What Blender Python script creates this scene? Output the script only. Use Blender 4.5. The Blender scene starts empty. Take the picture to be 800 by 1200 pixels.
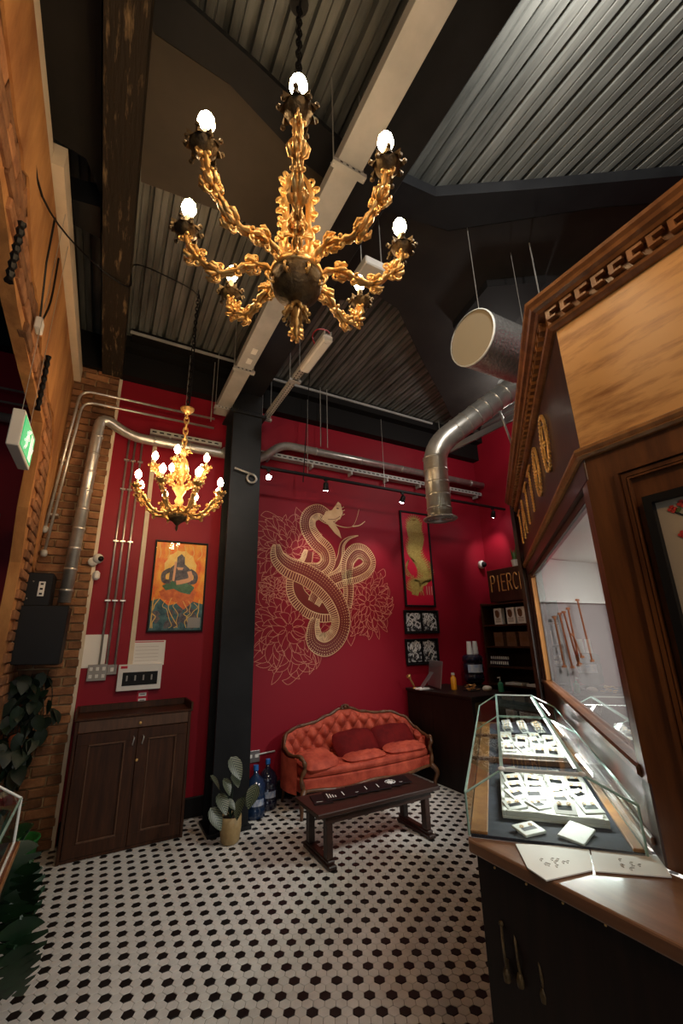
import bpy, bmesh, math, random
from mathutils import Vector, Matrix, Euler
PI = math.pi
sin, cos = math.sin, math.cos
random.seed(7)
SC = bpy.context.scene
COL = SC.collection

# ------------------------------------------------------------------ camera
FPX = 489.35
PITCH, YAW, ROLL = [math.radians(a) for a in (16.66, 29.185, -1.392)]
CAM = Vector((0, 0, 1.6))
_F = Vector((sin(YAW)*cos(PITCH), cos(YAW)*cos(PITCH), sin(PITCH)))
_R0 = Vector((cos(YAW), -sin(YAW), 0)); _U0 = _R0.cross(_F)
_R = _R0*cos(ROLL) + _U0*sin(ROLL); _U = _U0*cos(ROLL) - _R0*sin(ROLL)
cd = bpy.data.cameras.new('camera'); cam = bpy.data.objects.new('camera', cd); COL.objects.link(cam)
cd.sensor_fit = 'VERTICAL'; cd.sensor_height = 36; cd.lens = FPX/1200*36; cd.clip_start = 0.02
cam.matrix_world = Matrix(((_R.x, _U.x, -_F.x, CAM.x), (_R.y, _U.y, -_F.y, CAM.y), (_R.z, _U.z, -_F.z, CAM.z), (0, 0, 0, 1)))
SC.camera = cam

def at(px, py, ax, v):
    "real point on the plane (ax = v) seen at a pixel of the 800x1200 photograph"
    d = _R*((px-400)/FPX) - _U*((py-600)/FPX) + _F
    return CAM + d*((v-CAM[ax])/d[ax])

# ------------------------------------------------------------------ world, exposure, big lights
SC.view_settings.view_transform = 'Standard'; SC.view_settings.look = 'None'
SC.view_settings.gamma = 1; SC.view_settings.use_curve_mapping = False
SC.view_settings.exposure = 0.0
w = bpy.data.worlds.new('world'); SC.world = w; w.use_nodes = True
w.node_tree.nodes['Background'].inputs[0].default_value = (0.55, 0.62, 0.72, 1)
w.node_tree.nodes['Background'].inputs[1].default_value = 0.035

def light(kind, loc, power, color, size=.1, aim=None, sy=None, angle=None, blend=.4):
    l = bpy.data.lights.new(kind.lower()+'_light', kind); o = bpy.data.objects.new(kind.lower()+'_light', l)
    COL.objects.link(o); o.location = loc; l.energy = power; l.color = color
    if kind == 'AREA':
        l.shape = 'RECTANGLE'; l.size = size; l.size_y = sy or size
    else: l.shadow_soft_size = size
    if kind == 'SPOT': l.spot_size = math.radians(angle); l.spot_blend = blend
    if aim is not None:
        o.rotation_euler = (Vector(aim)-Vector(loc)).to_track_quat('-Z', 'Y').to_euler()
    return o
WARM = (1.0, 0.60, 0.27); NEUT = (1.0, 0.93, 0.84); COOL = (0.86, 0.93, 1.0)
light('AREA', (-0.3, -2.6, 2.1), 22, COOL, 2.4, (0.6, 3, 1.4), 2.0)          # added cool fill behind the camera, in place of an unseen shop window
light('POINT', (1.39, 0.13, 4.45), 135, NEUT, .07)                             # bare ceiling lamp above the booth
light('POINT', (0.1, -1.1, 3.2), 52, WARM, .12)                               # added warm light behind the camera, as if from a further chandelier
light('POINT', (4.3, 3.1, 4.3), 26, NEUT, .08)                                # neutral point light high over the desk, no fitting modelled

# ------------------------------------------------------------------ materials
MATS = {}
def nn(nt, t, **kw):
    n = nt.nodes.new(t)
    for k, v in kw.items(): setattr(n, k, v)
    return n
def mat(name, c, rough=.5, metal=0, c2=None, scale=8, stretch=(1, 1, 1), bump=0, bscale=None, detail=4, rand=0, coat=0, spec=None, contrast=(.35, .65), emit=None, wave=None, distort=2.5, rough2=None, sheen=0):
    if name in MATS: return MATS[name]
    m = bpy.data.materials.new(name); m.use_nodes = True; nt = m.node_tree; MATS[name] = m
    b = nt.nodes['Principled BSDF']
    b.inputs['Base Color'].default_value = (*c, 1); b.inputs['Roughness'].default_value = rough; b.inputs['Metallic'].default_value = metal
    if coat: b.inputs['Coat Weight'].default_value = coat; b.inputs['Coat Roughness'].default_value = .12
    if spec is not None: b.inputs['Specular IOR Level'].default_value = spec
    if sheen: b.inputs['Sheen Weight'].default_value = sheen; b.inputs['Sheen Roughness'].default_value = .4
    if emit:
        b.inputs['Emission Color'].default_value = (*emit[0], 1); b.inputs['Emission Strength'].default_value = emit[1]
    tc = nn(nt, 'ShaderNodeTexCoord'); mp = nn(nt, 'ShaderNodeMapping'); mp.inputs['Scale'].default_value = stretch
    nt.links.new(tc.outputs['Object'], mp.inputs['Vector'])
    vec = mp.outputs['Vector']
    if rand:
        oi = nn(nt, 'ShaderNodeObjectInfo'); ad = nn(nt, 'ShaderNodeVectorMath', operation='ADD'); ml = nn(nt, 'ShaderNodeMath', operation='MULTIPLY'); ml.inputs[1].default_value = 37.
        nt.links.new(oi.outputs['Random'], ml.inputs[0]); nt.links.new(vec, ad.inputs[0]); nt.links.new(ml.outputs[0], ad.inputs[1]); vec = ad.outputs[0]
    nz = None
    if c2 is not None or bump or rough2 is not None:
        if wave:
            nz = nn(nt, 'ShaderNodeTexWave', wave_type=wave[0]); 
            if wave[0] == 'BANDS': nz.bands_direction = wave[1]
            nz.inputs['Scale'].default_value = scale; nz.inputs['Distortion'].default_value = distort; nz.inputs['Detail'].default_value = detail; nz.inputs['Detail Scale'].default_value = 1.5
        else:
            nz = nn(nt, 'ShaderNodeTexNoise'); nz.inputs['Scale'].default_value = scale; nz.inputs['Detail'].default_value = detail; nz.inputs['Roughness'].default_value = .6
        nt.links.new(vec, nz.inputs['Vector'])
        fac = nz.outputs['Fac']
    if c2 is not None:
        r = nn(nt, 'ShaderNodeValToRGB'); r.color_ramp.elements[0].color = (*c, 1); r.color_ramp.elements[1].color = (*c2, 1)
        r.color_ramp.elements[0].position = contrast[0]; r.color_ramp.elements[1].position = contrast[1]
        nt.links.new(fac, r.inputs['Fac']); out = r.outputs['Color']
        if rand:
            hs = nn(nt, 'ShaderNodeHueSaturation'); mr = nn(nt, 'ShaderNodeMapRange'); mr.inputs['To Min'].default_value = 1-rand; mr.inputs['To Max'].default_value = 1+rand
            nt.links.new(oi.outputs['Random'], mr.inputs['Value']); nt.links.new(mr.outputs['Result'], hs.inputs['Value']); nt.links.new(out, hs.inputs['Color']); out = hs.outputs['Color']
        nt.links.new(out, b.inputs['Base Color'])
    if rough2 is not None:
        mr = nn(nt, 'ShaderNodeMapRange'); mr.inputs['To Min'].default_value = rough; mr.inputs['To Max'].default_value = rough2
        nt.links.new(fac, mr.inputs['Value']); nt.links.new(mr.outputs['Result'], b.inputs['Roughness'])
    if bump:
        bn = nn(nt, 'ShaderNodeBump'); bn.inputs['Strength'].default_value = bump; bn.inputs['Distance'].default_value = .01
        if bscale:
            n2 = nn(nt, 'ShaderNodeTexNoise'); n2.inputs['Scale'].default_value = bscale; n2.inputs['Detail'].default_value = 5; nt.links.new(vec, n2.inputs['Vector']); src = n2.outputs['Fac']
        else: src = fac
        nt.links.new(src, bn.inputs['Height']); nt.links.new(bn.outputs['Normal'], b.inputs['Normal'])
    return m

def glass_mat(name, tint=(.92, .97, .95), refl=1.0, rough=0.01):
    if name in MATS: return MATS[name]
    m = bpy.data.materials.new(name); m.use_nodes = True; nt = m.node_tree; MATS[name] = m
    nt.nodes.remove(nt.nodes['Principled BSDF']); out = nt.nodes['Material Output']
    t = nn(nt, 'ShaderNodeBsdfTransparent'); t.inputs[0].default_value = (*tint, 1)
    g = nn(nt, 'ShaderNodeBsdfGlossy'); g.inputs['Roughness'].default_value = rough
    fr = nn(nt, 'ShaderNodeFresnel'); fr.inputs['IOR'].default_value = 1.5
    ml = nn(nt, 'ShaderNodeMath', operation='MULTIPLY'); ml.inputs[1].default_value = refl; ml.use_clamp = True
    mx = nn(nt, 'ShaderNodeMixShader')
    ge = nn(nt, 'ShaderNodeNewGeometry'); sb = nn(nt, 'ShaderNodeMath', operation='SUBTRACT'); sb.inputs[0].default_value = 1.0; nt.links.new(ge.outputs['Backfacing'], sb.inputs[1]); m0 = nn(nt, 'ShaderNodeMath', operation='MULTIPLY'); m0.inputs[1].default_value = refl; nt.links.new(sb.outputs[0], m0.inputs[0]); nt.links.new(m0.outputs[0], ml.inputs[1])
    nt.links.new(fr.outputs[0], ml.inputs[0]); nt.links.new(ml.outputs[0], mx.inputs[0]); nt.links.new(t.outputs[0], mx.inputs[1]); nt.links.new(g.outputs[0], mx.inputs[2]); nt.links.new(mx.outputs[0], out.inputs[0])
    return m

M = dict(
 red=mat('red_paint', (.25, .0040, .016), .55, spec=.3, bump=.05, bscale=60, scale=3),
 grout=mat('grout', (.16, .145, .13), .9, c2=(.26, .24, .21), scale=30),
 tilew=mat('white_tile', (.60, .58, .54), .28, c2=(.68, .66, .62), scale=14, rand=.06),
 tileb=mat('black_tile', (.007, .006, .006), .34, c2=(.013, .011, .011), scale=14, rand=.2, spec=.3),
 brick=mat('brick', (.17, .070, .030), .85, c2=(.32, .15, .065), scale=9, rand=.35, bump=.5, bscale=45),
 mortar=mat('mortar', (.36, .25, .13), .95, c2=(.50, .36, .20), scale=14, bump=.6, bscale=40),
 plasterb=mat('brown_plaster', (.26, .10, .03), .85, c2=(.55, .27, .09), scale=3.2, stretch=(1, 1, .35), bump=.8, bscale=14, detail=7),
 cream=mat('cream_paint', (.62, .52, .38), .6, c2=(.70, .60, .46), scale=5),
 black=mat('black_paint', (.007, .0065, .0065), .6, spec=.2),
 board=mat('dark_board', (.016, .0145, .0135), .6, c2=(.024, .021, .019), scale=3, spec=.25),
 boardb=mat('brown_board', (.045, .033, .020), .6, c2=(.062, .046, .029), scale=2.5, stretch=(1, 1, 1)),
 steel=mat('black_steel', (.0075, .008, .0095), .42, c2=(.012, .013, .015), scale=4, spec=.25),
 timber=mat('old_timber', (.022, .016, .011), .75, c2=(.20, .14, .075), scale=5, stretch=(6, .9, 3), bump=.9, bscale=9, spec=.2, contrast=(.56, .70), detail=8),
 deck=mat('galvanised_deck', (.095, .102, .095), .42, .35, c2=(.23, .24, .225), scale=4, stretch=(3, .35, 1), detail=7),
 tray=mat('grey_trunking', (.36, .36, .35), .5, .2, c2=(.46, .455, .44), scale=4),
 galv=mat('galvanised_tube', (.48, .47, .44), .30, .72, c2=(.64, .63, .60), scale=10),
 spiral=mat('spiral_tube', (.46, .45, .42), .36, .7, c2=(.62, .61, .57), scale=8, bump=.2, bscale=30),
 foil=mat('foil_duct', (.62, .62, .62), .27, .85, c2=(.85, .85, .84), scale=40, bump=.8, bscale=60),
 gold=mat('gilt_brass', (.78, .44, .13), .34, .75, c2=(.93, .62, .25), scale=30, bump=.3, bscale=90),
 bronze=mat('dark_bronze', (.06, .04, .02), .5, .6, c2=(.16, .11, .05), scale=26, bump=.5, bscale=60),
 dgold=mat('aged_gold', (.42, .24, .07), .4, .7, c2=(.62, .40, .15), scale=30),
 bulb=mat('lit_bulb', (1, .8, .5), .3, emit=((1.0, .70, .38), 95)),
 bulb2=mat('lit_bulb_far', (1, .8, .5), .3, emit=((1.0, .68, .36), 88)),
 spotb=mat('lit_spot', (1, 1, 1), .3, emit=((.85, .92, 1.0), 60)),
 strip=mat('lit_strip', (1, 1, 1), .3, emit=((1.0, .96, .92), 4)),
 candle=mat('candle_sleeve', (.75, .62, .42), .5),
 mahog=mat('dark_mahogany', (.028, .009, .006), .38, c2=(.060, .020, .011), scale=4, stretch=(8, 8, .7), coat=.12, detail=6),
 booth=mat('booth_wood', (.075, .024, .008), .36, c2=(.16, .058, .017), scale=3, stretch=(7, 7, .8), coat=.15, detail=6),
 ply=mat('figured_ply', (.64, .35, .13), .33, c2=(.27, .105, .03), scale=3.4, stretch=(1.0, 1.0, 5.5), detail=9, contrast=(.48, .70)),
 cornice=mat('cornice_wood', (.16, .060, .018), .34, c2=(.28, .115, .036), scale=3, stretch=(6, 6, 1), coat=.1),
 honey=mat('honey_wood', (.36, .17, .055), .35, c2=(.24, .10, .03), scale=4, stretch=(5, 5, .7), coat=.3),
 cab=mat('walnut_stain', (.026, .0085, .0030), .5, c2=(.060, .020, .007), scale=4, stretch=(9, 9, .8), detail=6, spec=.3),
 cabedge=mat('worn_walnut', (.065, .028, .013), .5, c2=(.11, .048, .022), scale=6, stretch=(6, 6, 1)),
 ebony=mat('black_brown_wood', (.008, .004, .003), .5, c2=(.015, .007, .005), scale=5, stretch=(6, 6, .8), spec=.25),
 counter=mat('counter_wood', (.16, .075, .04), .30, c2=(.24, .12, .065), scale=3, stretch=(6, .8, 6), coat=.3),
 velvet=mat('coral_velvet', (.27, .030, .018), .65, c2=(.58, .105, .058), scale=9, spec=.25, contrast=(.3, .7), bump=.35, bscale=14),
 velvetr=mat('wine_velvet', (.085, .003, .004), .8, c2=(.15, .007, .007), scale=7, spec=.15, bump=.5, bscale=9),
 frame=mat('carved_frame', (.075, .028, .011), .42, c2=(.14, .058, .022), scale=16, coat=.1),
 bench=mat('bench_wood', (.020, .008, .006), .42, c2=(.040, .016, .010), scale=5, stretch=(1, 8, 8), coat=.08),
 card=mat('black_card', (.005, .005, .006), .5, spec=.25),
 white=mat('white_plastic', (.72, .71, .68), .45),
 paper=mat('white_paper', (.78, .77, .74), .7),
 velnavy=mat('navy_felt', (.020, .022, .035), .85, c2=(.03, .033, .05), scale=30),
 grey=mat('grey_plastic', (.30, .29, .28), .5),
 green=mat('sign_green', (.0, .34, .12), .5, emit=((.05, .75, .28), .55)),
 signw=mat('sign_white', (.85, .9, .85), .5, emit=((.85, 1, .88), .55)),
 leaf=mat('monstera_leaf', (.005, .022, .008), .4, c2=(.010, .050, .016), scale=5, rand=.3),
 vine=mat('vine_leaf', (.004, .012, .006), .5, c2=(.010, .026, .013), scale=8, rand=.4),
 pot=mat('beige_pot', (.30, .20, .08), .6, c2=(.42, .30, .14), scale=9, bump=.4, bscale=30),
 soil=mat('soil', (.02, .012, .008), .95),
 bluebot=mat('blue_water_bottle', (.012, .03, .075), .12, c2=(.008, .02, .05), scale=4, coat=.3),
 darkbot=mat('dark_water_bottle', (.012, .012, .028), .12, coat=.5),
 bluecap=mat('blue_cap', (.02, .14, .45), .4),
 iw=mat('booth_white_wall', (.72, .71, .68), .7), ig=mat('booth_grey_wall', (.36, .33, .33), .7),
 copper=mat('copper_rod', (.42, .15, .06), .3, .6),
 orange=mat('orange_plastic', (.85, .36, .02), .4), alu=mat('aluminium', (.35, .33, .34), .35, .8),
 mgold=mat('mural_gold', (.62, .33, .15), .5, .1, c2=(.85, .60, .34), scale=2.2),
 mline=mat('mural_line', (.62, .24, .15), .5), mdark=mat('mural_wine', (.17, .018, .012), .45),
 sgreen=mat('snake_plant', (.05, .14, .04), .4, c2=(.16, .26, .08), scale=20), beige=mat('beige_board', (.46, .38, .27), .7),
 glass=glass_mat('clear_glass'), glassw=glass_mat('window_glass', (.95, .96, .95), 1.5), pic=glass_mat('picture_glass', (1, 1, 1), .7, .02),
 gedge=mat('glass_edge', (.22, .38, .33), .15, c2=(.42, .58, .52), scale=6), wedge=mat('bright_edge', (.75, .78, .76), .2),
)
# two-tone leaf of the prayer plant
def prayer():
    m = bpy.data.materials.new('prayer_leaf'); m.use_nodes = True; nt = m.node_tree; b = nt.nodes['Principled BSDF']; b.inputs['Roughness'].default_value = .4
    tc = nn(nt, 'ShaderNodeTexCoord'); sp = nn(nt, 'ShaderNodeSeparateXYZ'); nt.links.new(tc.outputs['Object'], sp.inputs[0])
    ab = nn(nt, 'ShaderNodeMath', operation='ABSOLUTE'); nt.links.new(sp.outputs[0], ab.inputs[0])
    m1 = nn(nt, 'ShaderNodeMath', operation='MULTIPLY_ADD'); m1.inputs[1].default_value = -1.1; nt.links.new(ab.outputs[0], m1.inputs[0]); nt.links.new(sp.outputs[1], m1.inputs[2])
    m2 = nn(nt, 'ShaderNodeMath', operation='MULTIPLY'); m2.inputs[1].default_value = 330; nt.links.new(m1.outputs[0], m2.inputs[0])
    s = nn(nt, 'ShaderNodeMath', operation='SINE'); nt.links.new(m2.outputs[0], s.inputs[0])
    r = nn(nt, 'ShaderNodeValToRGB'); r.color_ramp.elements[0].position = .35; r.color_ramp.elements[1].position = .75
    r.color_ramp.elements[0].color = (.008, .018, .008, 1); r.color_ramp.elements[1].color = (.15, .17, .11, 1)
    mr = nn(nt, 'ShaderNodeMapRange'); mr.inputs['From Min'].default_value = -1; nt.links.new(s.outputs[0], mr.inputs['Value']); nt.links.new(mr.outputs[0], r.inputs[0]); nt.links.new(r.outputs[0], b.inputs['Base Color'])
    return m
M['prayer'] = prayer()

# ------------------------------------------------------------------ mesh builder
class MB:
    def __init__(s): s.v = []; s.f = []
    def add(s, vs, fs):
        n = len(s.v); s.v += [tuple(v) for v in vs]; s.f += [tuple(i+n for i in f) for f in fs]; return s
    def box(s, x0, x1, y0, y1, z0, z1):
        return s.add([(x, y, z) for z in (z0, z1) for y in (y0, y1) for x in (x0, x1)], [(0, 2, 3, 1), (4, 5, 7, 6), (0, 1, 5, 4), (2, 6, 7, 3), (0, 4, 6, 2), (1, 3, 7, 5)])
    def cbox(s, x0, x1, y0, y1, z0, z1, c=.004):
        "box with chamfered edges (octagonal in every section)"
        if x0 > x1: x0, x1 = x1, x0
        if y0 > y1: y0, y1 = y1, y0
        c = min(c, (x1-x0)*.45, (y1-y0)*.45, (z1-z0)*.45)
        V = []; 
        for sx in (0, 1):
            for sy in (0, 1):
                for sz in (0, 1):
                    X, Y, Z = (x0, x1)[sx], (y0, y1)[sy], (z0, z1)[sz]; dx, dy, dz = [c if q == 0 else -c for q in (sx, sy, sz)]
                    V += [(X, Y+dy, Z+dz), (X+dx, Y, Z+dz), (X+dx, Y+dy, Z)]
        i = lambda a, b, d, k: ((a*2+b)*2+d)*3+k
        Fs = []
        for a in (0, 1):
            q = [i(a, 0, 0, 0), i(a, 1, 0, 0), i(a, 1, 1, 0), i(a, 0, 1, 0)]; Fs.append(q if a else q[::-1])
            q = [i(0, a, 0, 1), i(1, a, 0, 1), i(1, a, 1, 1), i(0, a, 1, 1)]; Fs.append(q[::-1] if a else q)
            q = [i(0, 0, a, 2), i(1, 0, a, 2), i(1, 1, a, 2), i(0, 1, a, 2)]; Fs.append(q if a else q[::-1])
        for a in (0, 1):
            for b in (0, 1):
                q = [i(a, b, 0, 0), i(a, b, 0, 1), i(a, b, 1, 1), i(a, b, 1, 0)]; Fs.append(q)
                q = [i(a, 0, b, 0), i(a, 0, b, 2), i(a, 1, b, 2), i(a, 1, b, 0)]; Fs.append(q)
                q = [i(0, a, b, 1), i(0, a, b, 2), i(1, a, b, 2), i(1, a, b, 1)]; Fs.append(q)
                for d in (0, 1): Fs.append([i(a, b, d, 0), i(a, b, d, 1), i(a, b, d, 2)])
        return s.add(V, Fs)
    def tube(s, pts, r, n=8, cap=True):
        pts = [Vector(p) for p in pts]; N = len(pts); rs = r if isinstance(r, (list, tuple)) else [r]*N
        T = [(pts[min(i+1, N-1)]-pts[max(i-1, 0)]).normalized() for i in range(N)]
        a = Vector((0, 0, 1)) if abs(T[0].z) < .9 else Vector((1, 0, 0)); u = T[0].cross(a).normalized(); vs = []; fs = []
        for i in range(N):
            u = (u - T[i]*u.dot(T[i])); u = u.normalized() if u.length > 1e-9 else T[i].orthogonal().normalized(); w_ = T[i].cross(u)
            for k in range(n):
                t = 2*PI*k/n; vs.append(pts[i] + (u*cos(t)+w_*sin(t))*rs[i])
        for i in range(N-1):
            for k in range(n): k2 = (k+1) % n; fs.append((i*n+k, i*n+k2, (i+1)*n+k2, (i+1)*n+k))
        if cap: fs.append(tuple(range(n))[::-1]); fs.append(tuple((N-1)*n+k for k in range(n)))
        return s.add(vs, fs)
    def lathe(s, prof, c=(0, 0, 0), n=20, axis=None, cap=True):
        "prof: (radius, height) pairs along axis"
        c = Vector(c); Q = (Vector(axis).normalized().to_track_quat('Z', 'Y') if axis is not None else None); vs = []; fs = []
        for (r, h) in prof:
            for k in range(n):
                p = Vector((r*cos(2*PI*k/n), r*sin(2*PI*k/n), h)); p = Q @ p if Q else p; vs.append(c+p)
        for i in range(len(prof)-1):
            for k in range(n): k2 = (k+1) % n; fs.append((i*n+k, i*n+k2, (i+1)*n+k2, (i+1)*n+k))
        if cap: fs.append(tuple(range(n))[::-1]); fs.append(tuple((len(prof)-1)*n+k for k in range(n)))
        return s.add(vs, fs)
    def ball(s, c, r, n=8, m=5, sc=(1, 1, 1)):
        c = Vector(c); vs = [c+Vector((0, 0, -r*sc[2]))]; fs = []
        for j in range(1, m):
            t = -PI/2+PI*j/m
            for k in range(n): vs.append(c+Vector((r*cos(t)*cos(2*PI*k/n)*sc[0], r*cos(t)*sin(2*PI*k/n)*sc[1], r*sin(t)*sc[2])))
        vs.append(c+Vector((0, 0, r*sc[2]))); L = len(vs)-1
        for k in range(n):
            k2 = (k+1) % n; fs.append((0, 1+k2, 1+k)); fs.append((L, L-n+k, L-n+k2))
            for j in range(m-2): fs.append((1+j*n+k, 1+j*n+k2, 1+(j+1)*n+k2, 1+(j+1)*n+k))
        return s.add(vs, fs)
    def prism(s, poly, d):
        "poly: 3-D points of a planar outline, d: extrusion vector"
        P = [Vector(p) for p in poly]; d = Vector(d); n = len(P)
        return s.add(P+[p+d for p in P], [tuple(range(n))[::-1], tuple(range(n, 2*n))]+[(i, (i+1) % n, n+(i+1) % n, n+i) for i in range(n)])
    def build(s, name, m, parent=None, smooth=False, world=False, loc=None, rot=None, bevel=0, fix=True):
        me = bpy.data.meshes.new(name)
        vs = s.v
        if world and parent is not None:
            o0 = parent.location; 
            if parent.parent: o0 = o0 + parent.parent.location
            vs = [(v[0]-o0.x, v[1]-o0.y, v[2]-o0.z) for v in vs]
        me.from_pydata(vs, [], s.f); me.materials.append(m)
        if fix:
            bm = bmesh.new(); bm.from_mesh(me); bmesh.ops.recalc_face_normals(bm, faces=bm.faces); bm.to_mesh(me); bm.free()
        if smooth:
            me.polygons.foreach_set('use_smooth', [True]*len(me.polygons))
            if smooth != 'all': me.set_sharp_from_angle(angle=math.radians(40))
        o = bpy.data.objects.new(name, me); COL.objects.link(o)
        if parent is not None: o.parent = parent
        if loc is not None: o.location = loc
        if rot is not None: o.rotation_euler = rot
        if bevel:
            b = o.modifiers.new('bevel', 'BEVEL'); b.width = bevel; b.segments = 2; b.limit_method = 'ANGLE'
        return o

def thing(name, label, cat, loc=(0, 0, 0), rotz=0, group=None):
    o = bpy.data.objects.new(name, None); COL.objects.link(o); o.empty_display_size = .05
    o.location = loc; o.rotation_euler = (0, 0, rotz); o['label'] = label; o['category'] = cat
    if group: o['group'] = group
    return o
def tag(o, label, cat, group=None, kind=None):
    o['label'] = label; o['category'] = cat
    if group: o['group'] = group
    if kind: o['kind'] = kind
    return o
def struct(o): o['kind'] = 'structure'; return o
def stuff(o): o['kind'] = 'stuff'; return o
def copy_tree(o, parent=None):
    c = o.copy(); COL.objects.link(c); c.parent = parent
    for ch in list(o.children): copy_tree(ch, c)
    return c
def inst(name, me, parent, loc, rot=(0, 0, 0), sc=(1, 1, 1)):
    o = bpy.data.objects.new(name, me); COL.objects.link(o); o.parent = parent; o.location = loc; o.rotation_euler = rot; o.scale = sc; return o
def B(*a): return MB().box(*a)
def CB(*a, c=.004): return MB().cbox(*a, c=c)
def bez(pts, n=8):
    "smooth Catmull-Rom curve through the points"
    P = [Vector(p) for p in pts]; out = []
    for i in range(len(P)-1):
        p0, p1, p2, p3 = P[max(i-1, 0)], P[i], P[i+1], P[min(i+2, len(P)-1)]
        for k in range(n):
            t = k/n; out.append(.5*((2*p1)+(p2-p0)*t+(2*p0-5*p1+4*p2-p3)*t*t+(3*p1-p0-3*p2+p3)*t**3))
    out.append(P[-1]); return out
def elbow(pts, r, n=5):
    "polyline with rounded corners"
    P = [Vector(p) for p in pts]; out = [P[0]]
    for i in range(1, len(P)-1):
        a = (P[i-1]-P[i]); b = (P[i+1]-P[i]); k = min(r, a.length*.45, b.length*.45); a = a.normalized()*k; b = b.normalized()*k
        for j in range(n+1):
            t = j/n; out.append(P[i]+a*(1-t)**2+b*t**2)
    out.append(P[-1]); return out

# ================================================================== THE SETTING
YW = 4.75; XR = 5.3; XL = -0.607
# ---- floor: grout slab with real hexagonal tiles
floor = struct(B(-1.7, XR+.2, -1.5, YW+.2, -.08, -.002).build('floor', M['grout']))
P2 = .10357/2; th = math.radians(120.0)
a1 = Vector((sin(th), cos(th), 0))*P2; a2 = Vector((0, 1, 0))*P2         # neighbour vectors (az 120 and az 0)
org = Vector((-0.1455, 2.8782, 0))
R_ = P2/math.sqrt(3)*.955
angs = [math.atan2(a1.y, a1.x)+PI/6+k*PI/3 for k in range(6)]
def hexv(c, z0=-.006, z1=.0015):
    vs = [(c.x+R_*cos(t), c.y+R_*sin(t), z0) for t in angs]+[(c.x+R_*cos(t), c.y+R_*sin(t), z1-.0012) for t in angs]+[(c.x+R_*.94*cos(t), c.y+R_*.94*sin(t), z1) for t in angs]
    fs = [tuple(12+k for k in range(6))]
    for k in range(6):
        k2 = (k+1) % 6; fs += [(k, k2, 6+k2, 6+k), (6+k, 6+k2, 12+k2, 12+k)]
    return vs, fs
tiles = []
for i in range(-90, 90):
    for j in range(-110, 110):
        c = org+a1*i+a2*j
        if -.75 < c.x < XR-.05 and .3 < c.y < YW-.04 and not (c.x > 3.5 and c.y < 4.7 and c.x < 5.0 and c.y > 3.6): tiles.append((c, i % 2 == 0 and j % 2 == 0))
def proj(p):
    d = Vector(p)-CAM; w_ = d.dot(_F); return (400+FPX*d.dot(_R)/w_, 600-FPX*d.dot(_U)/w_, w_) if w_ > .05 else (-999, -999, w_)
vis = []
for c, b in tiles:
    q = proj(c)
    if -8 < q[0] < 572 and 930 < q[1] < 1212 and not (q[0] > 575): vis.append((-(q[1]), c, b))
vis.sort(key=lambda t: t[0]); near = {tuple(c) for _, c, b in vis[:300]}
v0, f0 = hexv(Vector((0, 0, 0))); hm = {}
for b, nm in ((True, 'tileb'), (False, 'tilew')):
    me = bpy.data.meshes.new('tile'); me.from_pydata(v0, [], f0); me.materials.append(M[nm]); hm[b] = me
for b in (False, True):
    vs = []; fs = []
    for c, bb in tiles:
        if bb != b: continue
        if tuple(c) in near: inst('tile', hm[b], floor, c)
        else:
            v, f = hexv(c); n = len(vs); vs += v; fs += [tuple(k+n for k in q) for q in f]
    m_ = MB(); m_.v = vs; m_.f = fs
    stuff(m_.build('black_tiling' if b else 'white_tiling', M['tileb'] if b else M['tilew'], floor, fix=False))

# ---- back wall, right wall
wb = struct(B(-.15, XR+.2, YW, YW+.2, 0, 4.44).build('wall_back', M['red']))
wr = struct(B(XR, XR+.2, -1.5, YW, 0, 5.0).build('wall_right', M['red']))
struct(B(-3.2, -.78, YW, YW+.2, 0, 4.44).build('wall_side', M['red']))
struct(CB(-.13, 3.42, YW-.025, YW, .0, .17, c=.008).build('baseboard_back', M['black']))
struct(B(-.165, -.135, YW-.075, YW-.001, 0, 4.4).build('trim_1', M['cream']))

# ---- brick pier (faces the room) and brick side wall over the opening
pier = struct(B(XL-.2, -.165, 4.70, 4.95, 0, 4.9).build('wall_pier', M['mortar']))
bL, bH, bT = .215, .065, .05
def brick_mesh(L, H, T, seed):
    random.seed(seed); m_ = MB().cbox(-L/2, L/2, -T/2, T/2, -H/2, H/2, c=.006)
    m_.v = [(x+random.uniform(-.0025, .0025), y+random.uniform(-.002, .002), z+random.uniform(-.0025, .0025)) for x, y, z in m_.v]
    me = bpy.data.meshes.new('brick'); me.from_pydata(m_.v, [], m_.f); me.materials.append(M['brick']); return me
BM = {(k, s): brick_mesh(L, bH, bT, k*10+s) for k, L in ((0, bL), (1, .105), (2, .06)) for s in range(3)}
random.seed(3)
zc = .045; row = 0
while zc < 4.86:
    x = XL+.004; seq = [(0, .215), (0, .215)] if row % 2 else [(1, .105), (0, .215), (1, .105)]
    for k, L in seq:
        inst('brick', BM[(k, random.randrange(3))], pier, (x+L/2+random.uniform(-.002, .002), 4.70-random.uniform(-.004, .006), zc), (random.uniform(-.02, .02), random.uniform(-.008, .008), random.uniform(-.02, .02)))
        x += L+.012
    zc += .077; row += 1
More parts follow.
